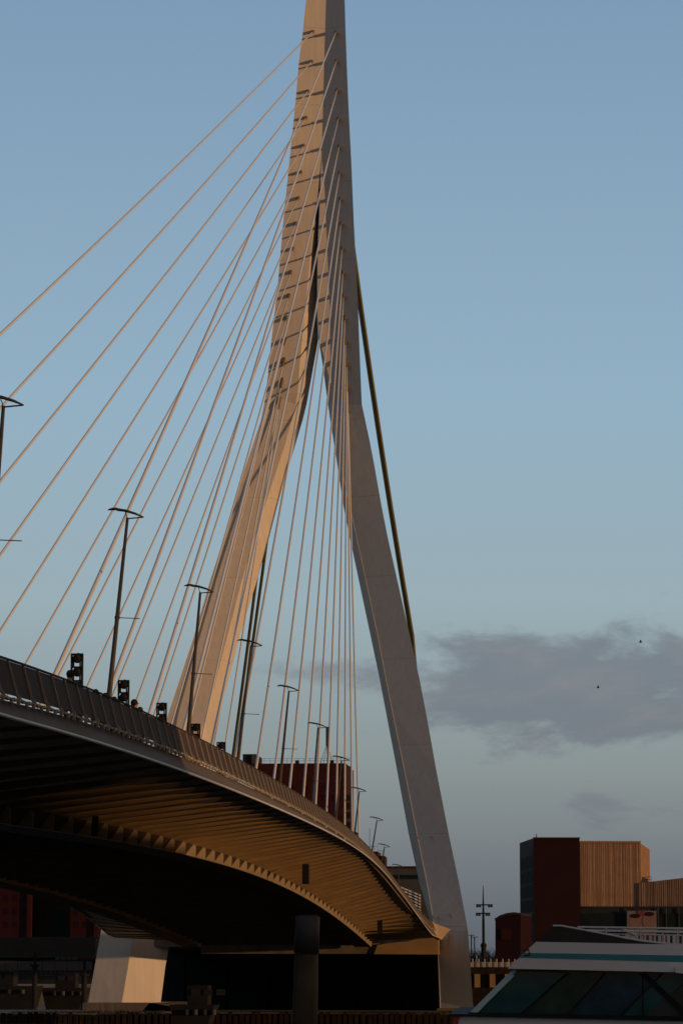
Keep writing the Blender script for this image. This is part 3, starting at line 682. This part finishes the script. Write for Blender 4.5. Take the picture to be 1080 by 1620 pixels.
# white louvred stair
lv = thing('louvred_stair', (at(646,HY,540).x, 540, 3), 'white louvred stair tower seen between deck railing and near leg', 'stair')
MB().hull([at(628,1402,542), at(665,1418,542), at(665,1460,542), at(640,1460,542)], [v_+Vector((0,3,0)) for v_ in (at(628,1402,542), at(665,1418,542), at(665,1460,542), at(640,1460,542))]).build('wall', 'dgrey', lv)
for i in range(9):
    x0, y0_ = 629 + i * 1.6, 1403 + i * 4.8
    a = [at(x0, y0_, 541.5), at(665, y0_+15, 541.5), at(665, y0_+12.4, 541.5), at(x0, y0_-2.4, 541.5)]
    MB().hull(a, [v_+Vector((0,.4,0)) for v_ in a]).build('louvre', 'white', lv)
for px in (645, 661): MB().tube([at(px, 1408, 541.2), at(px, 1460, 541.2)], .1, n=5).build('stair_post', 'grey', lv)
# wine red tower with glass strip (right)
t_, A, zt_, d, nr = block('red_tower', 'tall windowless wine-red tower block with a dark green glazed side at its left edge', 'building', 843, 916, 1326, 600, 26, 'reddark', skew=1.1)
sdv = (A[3]-A[0]); sl_ = sdv.length; sdv.normalize(); sn = Vector((-1, 0, 0))
q_ = [A[0]+sdv*.6+sn*.05, A[3]-sdv*.3+sn*.05]
MB().hull([q_[0], q_[1], q_[1]+Vector((0,0,zt_-4.6)), q_[0]+Vector((0,0,zt_-4.6))], [v_-sn*.02 for v_ in (q_[0], q_[1], q_[1]+Vector((0,0,zt_-4.6)), q_[0]+Vector((0,0,zt_-4.6)))]).build('glass_strip', 'glassd', t_)
for r_i in range(8):
    for c_i in range(3):
        b0_ = A[0] + sdv*(2 + c_i*8) + sn*.10; b0_.z = 5 + r_i*3; b1_ = b0_ + sdv*6.4; u3 = Vector((0, 0, 2.5))
        MB().hull([b0_, b1_, b1_+u3, b0_+u3], [v_-sn*.03 for v_ in (b0_, b1_, b1_+u3, b0_+u3)]).build('pane', 'glassb', t_)
onwall(t_, A, d, 842.6, 916.4, 1324.6, 1327.5, 'redb', 'roof_edge', out_=.25)
MB().tube([at(848,1325,601.5), at(848,1320,601.5)], .1, n=5).build('roof_vent', 'dgrey', t_)
for px in (858, 874, 890, 903):
    pass
# theatre with vertical cladding
th = thing('clad_building', (at(965,HY,606).x, 606, 3.2), 'boxy building clad in vertical orange-brown strips, right of the wine-red tower', 'building')
fa = at(914, 1333, 602); fb = at(1011, 1333, 604); rb = at(1026, 1345, 640)
ztc = fa.z
zbot = at(900, 1434, 603).z
base = [Vector((fa.x, 602, zbot)), Vector((fb.x, 604, zbot)), Vector((rb.x, 640, zbot)), Vector((fa.x, 645, zbot))]
MB().hull(base, [Vector((v_.x, v_.y, ztc)) for v_ in base]).build('wall', 'clad', th)
dv = (base[1]-base[0]); ln = dv.length; dv.normalize(); nn = Vector((dv.y, -dv.x, 0))
def hz(py, Y): return at(900, py, Y).z
s_ = 0.0
zbot = hz(1434, 603)
while s_ < ln - .2:
    wd_ = random.choice((.14, .18, .24, .30)); a = base[0] + dv * s_ + nn * .02; b_ = a + dv * wd_
    pr_ = nn * random.uniform(.04, .10)
    A4 = [a, a+pr_, b_+pr_, b_]
    MB().hull([Vector((v_.x, v_.y, zbot)) for v_ in A4], [Vector((v_.x, v_.y, ztc-.05)) for v_ in A4]).build('cladding_strip', random.choice(('clad', 'clad', 'cladr')), th)
    s_ += wd_ + random.uniform(.05, .13)
dv2 = (base[2]-base[1]); ln2 = dv2.length; dv2.normalize(); n2 = Vector((dv2.y, -dv2.x, 0))
s_ = .2
while s_ < ln2 - .4:
    a = base[1] + dv2*s_ + n2*.02; b_ = a + dv2*.5; A4 = [a, a+n2*.1, b_+n2*.1, b_]
    MB().hull([Vector((v_.x, v_.y, zbot)) for v_ in A4], [Vector((v_.x, v_.y, ztc-.05)) for v_ in A4]).build('side_strip', 'cladr', th); s_ += .9
q = [base[0]+nn*.35-dv*.1, base[1]+nn*.35+dv*.2, base[1]-nn*.5+dv*.2, base[0]-nn*.5-dv*.1]
MB().hull([Vector((v_.x, v_.y, ztc+.003)) for v_ in q], [Vector((v_.x, v_.y, ztc+.35)) for v_ in q]).build('parapet', 'clad', th)
# lower storey
lo0, lo1 = at(916.5, 1434, 602.6), at(1200, 1434, 602.6)
MB().box((lo0.x, 602.6, 3), (lo1.x, 640, zbot-.02)).build('lower_wall', 'dgrey', th)
for (x0, x1) in ((918, 988), (1041, 1052), (1054, 1072), (1074, 1092)):
    a, b_ = at(x0, 1445, 602.4), at(x1, 1466, 602.4); MB().box((a.x, 602.4, b_.z-3), (b_.x, 602.58, a.z)).build('window', 'glassd', th)
for x0 in (989.5, 1040, 1053, 1073):
    a = at(x0, 1436, 602); MB().box((a.x-.1, 602.2, 3.4), (a.x+.1, 602.38, a.z)).build('mullion', 'grey', th)
# poster: heart above two heads
po = thing('poster_board', (at(1014,HY,601.6).x, 601.6, 8), 'big pale poster with a red heart and two faces below the cladding', 'poster')
a, b_ = at(991, 1441, 601.6), at(1038, 1480, 601.6)
MB().box((a.x, 601.6, b_.z), (b_.x, 601.9, a.z)).build('board', 'poster', po)
def disc(px, py, rx, ry, m_, yy, nm):
    c_ = at(px, py, yy); k = yy / F
    pts = [(c_.x+rx*k*math.cos(t2), yy, c_.z+ry*k*math.sin(t2)) for t2 in (2*math.pi*i/20 for i in range(20))]
    MB().hull(pts, [(q[0], q[1]+.02, q[2]) for q in pts]).build(nm, m_, po)
disc(1004, 1459, 9.5, 11, 'posterf', 601.55, 'printed_face'); disc(1025, 1457, 9.5, 12.5, 'posterf', 601.53, 'printed_face')
disc(1004, 1449, 8, 3.5, 'redb', 601.5, 'printed_hair'); disc(1026, 1446, 8, 3.5, 'redb', 601.48, 'printed_hair')
hp = []
cc_ = at(1014, 1444, 601.45); k = 601.45 / F
for i in range(28):
    t2 = 2*math.pi*i/28; hp.append((cc_.x + 6*k*(math.sin(t2)**3), 601.45, cc_.z + .36*k*(13*math.cos(t2)-5*math.cos(2*t2)-2*math.cos(3*t2)-math.cos(4*t2))))
MB().hull(hp, [(q[0], q[1]+.02, q[2]) for q in hp]).build('printed_heart', 'posterr', po)
# lower wing to the right
wg = thing('clad_wing', (at(1050,HY,606).x, 606, 3.2), 'lower clad wing with a rising roofline at the right edge of the view', 'building')
a, b_ = at(1010, 1397, 603.5), at(1180, 1377, 603.5)
v_ = [Vector((a.x, 603.5, zbot)), Vector((b_.x, 603.5, zbot)), Vector((b_.x, 603.5, b_.z)), Vector((a.x, 603.5, a.z))]
MB().hull(v_, [q+Vector((0, 22, 0)) for q in v_]).build('wall', 'clad', wg)
x = a.x
while x < at(1090,HY,603.5).x:
    wd_ = random.choice((.16, .22, .3)); f_ = (x-a.x)/(b_.x-a.x); zt3 = a.z + (b_.z-a.z)*f_
    MB().box((x, 603.5-random.uniform(.12,.25), zbot), (x+wd_, 603.48, zt3-.05)).build('cladding_strip', random.choice(('clad','cladr','clad')), wg); x += wd_ + random.uniform(.1,.25)
rr2 = MB()
for dz in (.5, 1.1): rr2.tube([(at(1012,HY,604).x, 604.5, a.z+dz), (at(1032,HY,604).x, 604.5, a.z+.3+dz)], .04, n=4)
for px in (1013, 1019, 1026, 1031): rr2.tube([(at(px,HY,604).x, 604.5, a.z), (at(px,HY,604).x, 604.5, a.z+1.3)], .04, n=4)
rr2.build('roof_rail', 'lamp', wg)
# small arched red building left of the tower
sm = thing('arched_building', (at(803,HY,560).x, 560, 3.2), 'small dark red building with a shallow arched roof left of the wine-red tower', 'building')
pts = [at(783,1530,560), at(823,1530,560), at(823,1447,560), at(812,1445.5,560), at(800,1447,560), at(790,1450.5,560), at(783,1455,560)]
MB().hull(pts, [q+Vector((2,16,0)) for q in pts]).build('wall', 'reddark', sm)
rf = [at(782,1456.5,559.7), at(790,1451.5,559.7), at(800,1448,559.7), at(812,1446.5,559.7), at(823.5,1448,559.7), at(823.5,1444.5,559.7), at(812,1443,559.7), at(800,1444.5,559.7), at(790,1448,559.7), at(782,1453,559.7)]
MB().hull(rf, [q+Vector((2,17,0)) for q in rf]).build('roof', 'dgrey', sm)
a, b_ = at(792,1469,559.8), at(809,1487,559.8); wf = MB().box((a.x, 559.7, b_.z), (b_.x, 559.95, a.z)).build('window', 'redb', sm)
for (x0, x1) in ((794, 800), (801.5, 807.5)):
    a, b_ = at(x0,1471,559.6), at(x1,1485,559.6); MB().box((a.x, 559.6, b_.z), (b_.x, 559.69, a.z)).build('pane', 'glassd', wf)
# red apartment blocks seen below the deck at left
for (x0, x1, lab, mm, Yb) in ((-40, 50, 'leftmost red apartment block under the deck with paired dark windows', 'redb', 560), (52, 112, 'dark blue-grey glazed block between the red apartment blocks', 'dgrey', 566), (113, 156, 'narrow red apartment block next to the far leg base', 'redb', 560)):
    t_, A, zt_, d, nr = block('apartment_block', lab, 'building', x0, x1, 1340, Yb, 18, mm, group='apartment blocks under the deck')
    if mm == 'redb':
        for px in range(int(x0)+5, int(x1)-8, 14):
            if px < -12: continue
            for py in (1400, 1420, 1441, 1462): onwall(t_, A, d, px, px+6.5, py-5, py+6, 'glassd', 'window', frame='reddark')
        onwall(t_, A, d, x1-7, x1-.3, 1342, 1500, 'redc', 'corner_pilaster', out_=.5)
    else:
        for px in range(int(x0)+4, int(x1)-8, 13):
            for py in (1424, 1445, 1466): onwall(t_, A, d, px, px+8, py-7, py+7, 'glassb', 'window')
# low dark pavilion roof, white parapet, quay clutter
t_, A, zt_, d, nr = block('low_pavilion', 'low dark pavilion with a bluish roof in front of the red apartment blocks', 'building', -60, 152, 1485, 520, 20, 'slate')
a, b_ = at(-60, 1484, 519), at(152, 1484, 519)
MB().hull([Vector((a.x, 518, zt_-3.4)), Vector((b_.x, 518, zt_-3.4)), Vector((b_.x, 523, zt_+.05)), Vector((a.x, 523, zt_+.05))], [Vector((a.x, 518, zt_-3.2)), Vector((b_.x, 518, zt_-3.2)), Vector((b_.x, 523, zt_+.3)), Vector((a.x, 523, zt_+.3))]).build('roof', 'slate', t_)
for i in range(4):
    a, b_ = at(88+i*9, 1514, 517.8), at(95+i*9, 1518, 517.8); MB().box((a.x, 517.7, b_.z), (b_.x, 517.9, a.z)).build('skylight', 'glassb', t_)
pw = thing('parapet_wall', (at(20,HY,500).x, 500, 3), 'pale quay parapet in square panels at the lower left', 'wall')
x0 = -30
for i in range(9):
    a, b_ = at(x0, 1521, 500), at(x0+18.5, 1535, 500); MB().box((a.x, 500, b_.z), (b_.x, 500.4, a.z)).build('panel', 'grey', pw); x0 += 19.6
a, b_ = at(-30, 1535.5, 500.1), at(150, 1560, 500.1); MB().box((a.x, 500.1, b_.z-2), (b_.x, 501, a.z)).build('base_wall', 'dgrey', pw)
rq = thing('quay_railing', (at(105,HY,496).x, 496, 3), 'thin quay railing right of the pale parapet at the lower left', 'railing')
for i in range(10):
    px = 66 + i * 7.5; MB().tube([at(px,1527,496), at(px,1545,496)], .05, n=5).build('post', 'grey', rq)
for py in (1527, 1535, 1543): MB().tube([at(64,py,496), at(136,py-.5,496)], .04, n=5).build('rail', 'grey', rq)
def barge(x0, x1, yt, Y, lab):
    t2 = thing('moored_barge', (at((x0+x1)/2,0,Y).x, Y, 0), lab, 'boat', group='dark boats moored on the far side')
    a, b_ = at(x0, yt, Y), at(x1, yt, Y)
    MB().hull([(a.x+.8, Y, -.3), (b_.x-1, Y, -.3), (b_.x, Y-.2, a.z), (a.x, Y-.2, a.z)], [(a.x+.8, Y+5, -.3), (b_.x-1, Y+5, -.3), (b_.x, Y+5.2, a.z), (a.x, Y+5.2, a.z)]).build('hull', 'black', t2)
    MB().box((a.x+2, Y+.6, a.z), (a.x+2+(b_.x-a.x)*.45, Y+4.4, a.z+2.2)).build('wheelhouse', 'black', t2)
    for i in range(3): MB().box((a.x+2.4+i*1.5, Y+.5, a.z+1.1), (a.x+3.4+i*1.5, Y+.58, a.z+1.8)).build('window', 'dgrey', t2)
    for i in range(4): MB().tube([(a.x+2+i*(b_.x-a.x)/5, Y-.35, a.z-.5), (a.x+2+i*(b_.x-a.x)/5, Y-.35, a.z-1.1)], .3, n=8).build('fender', 'grey' if i % 2 else 'coat', t2)
barge(-50, 60, 1560, 432, 'dark moored barge at the far lower left')
barge(66, 136, 1563, 440, 'dark moored boat between two mooring posts left of the far leg')
for (px, y0_, y1_, wpx, lab) in ((56, 1505, 1600, 8, 'dark mooring post with a flared head at the lower left'), (134, 1520, 1600, 9, 'thick dark mooring post just left of the far leg base')):
    c = at(px, y0_, 425); k = 425/F
    t2 = thing('mooring_post', (c.x, 425, 0), lab, 'mooring post', group='mooring posts at the lower left')
    MB().tube([(c.x, 425, -1), (c.x, 425, c.z-2.2)], wpx*k/2, n=10).build('post', 'black', t2)
    MB().tube([(c.x, 425, c.z-2.2), (c.x, 425, c.z-1.9)], wpx*k*.9, n=10).build('collar', 'black', t2); MB().tube([(c.x, 425, c.z-1.9), (c.x, 425, c.z)], wpx*k*.25, n=8).build('head', 'black', t2)
# dark clutter under the deck at x 330: a work boat
barge(268, 340, 1590, 335, 'dark work boat moored right of the far leg base')
# right side quay: wall, posts, blocks
qw = thing('quay_wall', (at(785,HY,474).x, 474, 0), 'brown quay wall with bays right of the near leg base', 'wall')
a, b_ = at(735,1530,474), at(900,1530,474); MB().box((a.x, 474, -1), (at(1300,HY,474).x, 477.9, a.z)).build('wall', 'timber', qw)
for i in range(4):
    px = 750 + i*24; a, b_ = at(px,1541,473.6), at(px+9,1562,473.6); MB().box((a.x, 473.4, b_.z), (b_.x, 473.97, a.z)).build('buttress', 'soffit', qw)
for i in range(12):
    px = 747 + i * 9.5; q = at(px, 1517, 474.6); MB().tube([(q.x, 474.6, a.z-.2+1), (q.x, 474.6, q.z)], .09, n=6).build('bollard_post', 'bracket', qw)
a = at(735,1522,476); MB().box((a.x, 476, at(0,1530,476).z), (a.x+30, 476.2, a.z)).build('coping', 'bracket', qw)
# ship mast with yards
mt = thing('signal_mast', (at(764.5,HY,480).x, 480, 3.2), 'tall black mast with two cross arms carrying lamps, right of the near leg', 'mast')
MB().tube([(mt.location.x, 480, 3), (mt.location.x, 480, at(0,1460,480).z), (mt.location.x, 480, at(0,1402,480).z)], [.26,.22,.05], n=8).build('pole', 'black', mt)
for (py, x0, x1) in ((1431.5, 752.5, 779), (1445, 752, 775)):
    MB().tube([at(x0,py,480), at(x1,py,480)], .11, n=6).build('cross_arm', 'black', mt)
    for px in (x0+2, x0+6, x1-6, x1-2): q = at(px,py+1.2,480); MB().tube([q+Vector((0,0,.1)), q-Vector((0,0,.28))], [.12,.24], n=8).build('arm_lamp', 'black', mt)
MB().tube([at(764.5,1512,480), at(764.5,1492,480)], .42, n=8).build('mast_base', 'black', mt)
MB().box((mt.location.x-.5, 479.7, at(0,1498,480).z), (mt.location.x+.5, 480.3, at(0,1494,480).z)).build('mast_box', 'black', mt)
for (px, pt, dx, lab) in ((745, 1480, -3, 'far thin double lamp just right of the near leg, nearer the leg'), (750, 1483, 3, 'far thin double lamp just right of the near leg, nearer the mast')):
    q = at(px, pt, 620); t2 = thing('distant_lamp', (q.x, 620, 3), lab, 'street lamp', group='far thin lamps beside the leg')
    MB().tube([(q.x, 620, 3), q], .12, n=6).build('pole', 'lamp', t2); MB().box((q.x-.75, 619.8, q.z), (q.x+.75, 620.2, q.z+.14)).build('lamp_head', 'lamp', t2)
# distant bare trees
bm = MB()
for i in range(260):
    px = random.uniform(735, 1100); Y = random.uniform(1500, 1900); q = at(px, HY, Y); h = random.uniform(5, 10)*(1 if px < 830 else .7)
    for j in range(7):
        a = random.uniform(0, 6.28); l_ = h*random.uniform(.3,.6); bm.tube([(q.x, Y, 3), (q.x+random.uniform(-1,1), Y, 3+h*.5), (q.x+math.cos(a)*l_*.6, Y+math.sin(a), 3+h*.5+l_)], [.22,.16,.04], n=3)
bm.build('bare_trees', 'tree', kind='stuff', label='far grey line of bare trees on the horizon right of the near leg', category='trees')
# growth on the pier
gm = MB()
for i in range(900):
    px = random.choice((random.uniform(690, 760), random.uniform(20, 260))); q = at(px, 1600, 349.5+random.random()); h = random.uniform(.15, .5)
    gm.poly([(q.x-.08, q.y, 1.15), (q.x+.08, q.y+.05, 1.15), (q.x+random.uniform(-.2,.2), q.y, 1.15+h)])
gm.build('pier_grass', 'grass', kind='stuff', label='low green growth along the pier edge', category='grass')

# ================================================================= BOAT
BY = 55.0
boat = thing('tour_boat', (at(980,HY,BY).x, BY, 0), 'white tour boat with teal stripe and slanted tinted windows in the lower right corner', 'boat')
B = lambda zx, zy, dy=0: at(720 + zx/3, 1440 + zy/3, BY + dy)      # from an enlarged view of the boat
def slab(pts, dy0, dy1, name, m_, par=boat, bev=0):
    a = [B(x_, y_) for x_, y_ in pts]; a = [Vector((q.x, BY + dy0, q.z)) for q in a]
    return MB().hull(a, [Vector((q.x, BY + dy1, q.z)) for q in a]).build(name, m_, par)
W = 7.0
slab([(20,495),(1900,540),(1900,1150),(60,1150),(-10,700)], -.35, W+.35, 'hull', 'boatw')
slab([(-25,490),(1900,530),(1900,541),(-25,500)], -.45, W+.45, 'gunwale', 'dgrey')
slab([(-6,505),(22,503),(6,545),(-14,545)], -.4, -.2, 'bow_light', 'redp')
slab([(118,488),(1900,520),(1900,300),(305,285)], .30, W-.30, 'cabin_interior', 'boatd')
for (a0, a1, c0_, c1_, mm) in ((104, 303, 287, 533, 'boatg'), (303, 527, 533, 710, 'boatg2'), (527, 783, 710, 984, 'boatg3'), (783, 887, 984, 1150, 'boatg'), (887, 1900, 1150, 1900, 'boatg4')):
    slab([(a0+1,488+(a0-104)*.03),(a1-1,488+(a1-104)*.03),(c1_-1,298),(c0_+1,290)], .04, .08, 'window_pane', mm)
slab([(104,488),(150,489),(340,300),(285,290)], W-.1, W-.05, 'window_pane', 'boatg')
slab([(66,487),(100,489),(279,312),(264,288)], -.02, .10, 'window_frame', 'boatf')
slab([(66,487),(100,489),(279,312),(264,288)], W-.1, W+.02, 'window_frame', 'boatf')
# front windshield panes and frames across the beam
for j in range(5):
    dy = .3 + j * (W-.8)/4
    slab([(86,487),(102,489),(277,316),(262,300)], dy, dy+.1, 'windshield_post', 'boatf')
for (x0, x1) in ((303, 535), (527, 712), (783, 985)):
    slab([(x0-3,497),(x0+3,497),(x1+3,298),(x1-3,298)], -.01, .06, 'mullion', 'black')
slab([(868,300),(905,300),(1140,520),(1098,520)], -.03, .03, 'glass_brace', 'dgrey')
slab([(885,300),(889,300),(889,510),(885,510)], .0, .035, 'mullion', 'black')
slab([(60,484),(1900,520),(1900,528),(60,494)], -.05, .08, 'window_sill', 'dgrey')
slab([(250,278),(1900,315),(1900,300),(285,268)], -.02, .1, 'window_head', 'black')
slab([(248,277),(1900,312),(1900,180),(382,150)], -.22, W+.22, 'roof_fascia', 'boatw')
slab([(322,202),(1900,228),(1900,268),(300,225)], -.228, -.20, 'teal_stripe', 'boatt')
slab([(310,150),(330,195),(318,213),(300,190)], -.2, .0, 'side_lamp', 'black') if False else None
for x_ in (150, 420, 690, 960): slab([(x_,548),(x_+2,548),(x_+2,700),(x_,700)], -.356, -.352, 'panel_joint', 'dgrey')
vz = [(395,150),(462,74),(500,74),(545,82),(640,100),(720,115),(800,131),(880,145),(1000,158)]
slab(vz + [(1000,166)], -.05, W+.05, 'visor', 'boatd')
for dy in (-.07, W+.05):
    MB().tube([Vector((B(x_,y_).x, BY+dy, B(x_,y_).z)) for x_, y_ in vz[1:]], .018, n=6).build('visor_trim', 'chrome', boat)
slab([(1000,157),(1900,172),(1900,182),(1000,167)], -.2, W+.2, 'roof_edge', 'chrome')
for dy in (.2, W-.2):
    for (xa_, ya_) in ((715,80),(878,83),(1055,86),(1230,89),(1400,92)):
        p_ = B(xa_, ya_); MB().tube([Vector((p_.x, BY+dy, p_.z)), Vector((p_.x, BY+dy, p_.z-1.0))], .018, n=6).build('rail_post', 'chrome', boat)
    MB().tube([Vector((B(580,80).x, BY+dy, B(580,80).z)), Vector((B(1500,92).x, BY+dy, B(1500,92).z))], .02, n=6).build('top_rail', 'chrome', boat)
    MB().tube([Vector((B(640,98).x, BY+dy, B(640,98).z)), Vector((B(1500,112).x, BY+dy, B(1500,112).z))], .012, n=6).build('mid_rail', 'chrome', boat)
MB().tube([Vector((B(800,86).x, BY+1.4, B(800,86).z)), Vector((B(870,118).x, BY+1.4, B(870,118).z))], .03, n=6).build('stair_rail', 'chrome', boat)
# wiper on the front corner and curl at the right end
MB().tube([B(318,196,-.24), B(345,185,-.24), B(352,212,-.24), B(325,215,-.24)], .012, n=5).build('deck_wire', 'black', boat)
cq = [(1030,268),(1055,262),(1080,270),(1110,310),(1110,335),(1076,300),(1040,296)]
slab(cq, -.5, -.25, 'stern_arm', 'boatw')
# interior: ceiling lamp bars, seat backs behind the glass seen as faint shapes
ch_i = 0
for r_ in range(4):
    for i in range(9):
        x_ = 735 + i * 46 + (r_ % 2) * 18; p_ = B(x_, 121 + r_ * 1.5); dy = 1.5 + r_ * 1.2
        base_ = Vector((p_.x, BY+dy, B(900,165).z-.36))
        red = (i in (3, 4, 5) and r_ == 1)
        lab = ('white folding chair, %s from the bow end in the %s row on the boat roof' % (('first','second','third','fourth','fifth','sixth','seventh','eighth','ninth')[i], ('front', 'second', 'third', 'back')[r_])) if not red else '%s red folding chair among the white ones on the boat roof' % ('first', 'middle', 'last')[i - 3]
        t2 = thing('deck_chair', base_, lab, 'chair', group='red deck chairs on the boat roof' if red else 'white deck chairs on the boat roof')
        mm = 'redp' if red else 'chrome'
        MB().box((base_.x-.18, base_.y-.2, base_.z+.24), (base_.x+.18, base_.y+.2, base_.z+.27)).build('seat', mm, t2)
        MB().box((base_.x+.14, base_.y-.2, base_.z+.27), (base_.x+.17, base_.y+.2, base_.z+.56)).build('backrest', mm, t2)
        for sx in (-.15, .15):
            for sy in (-.17, .17): MB().box((base_.x+sx-.012, base_.y+sy-.012, base_.z), (base_.x+sx+.012, base_.y+sy+.012, base_.z+.24)).build('leg', 'chrome', t2)

# ================================================================= BIRDS
for (px, py, s_, lab) in ((1012, 1016, .75, 'larger bird flying over the upper edge of the cloud'), (945, 1088, .55, 'smaller bird flying low within the cloud')):
    c = at(px, py, 380); b_ = MB()
    b_.tube([c+Vector((-.28*s_,0,0)), c+Vector((0,0,.03)), c+Vector((.25*s_,0,.02)), c+Vector((.42*s_,0,0))], [.03,.10,.07,.01], n=8)
    for sy in (-1, 1):
        w0 = [c+Vector((-.08,0,.05)), c+Vector((.14,0,.05)), c+Vector((.10,sy*.35,.28)), c+Vector((-.02,sy*.35,.28))]
        b_.hull(w0, [q+Vector((0,0,-.02)) for q in w0])
        w1 = [w0[3], w0[2], c+Vector((.12,sy*.75,.14)), c+Vector((.08,sy*.75,.14))]; b_.hull(w1, [q+Vector((0,0,-.015)) for q in w1])
    b_.build('bird', 'coat', label=lab, category='bird', group='birds in the sky')

# low unseen wing, added and sized to shade the deck's near underside
wb = thing('shade_wing', (68, 108, 0), 'low unseen wing added beside the taller block to shade the deck underside', 'building')
MB().box((62, 77.2, -1), (74, 137, 18.5)).build('wall', 'concrete', wb)
for j in range(3):
    for i in range(7): MB().box((61.9, 80+i*8.2, 7+j*3.6), (61.98, 85+i*8.2, 9.2+j*3.6)).build('window', 'glassd', wb)
# ================================================================= UNSEEN BLOCK ADDED TO SHADE THE NEAR DECK (out of view, right)
ob = thing('shade_block', (68, 20, 6.3), 'long unseen block added on the near side to shade the deck', 'building')
MB().box((62, -60, -1), (74, 77, 36)).build('wall', 'concrete', ob)
for j in range(7):
    for i in range(16):
        MB().box((61.9, -55+i*8.2, 9+j*3.8), (61.98, -50+i*8.2, 11.2+j*3.8)).build('window', 'glassd', ob)
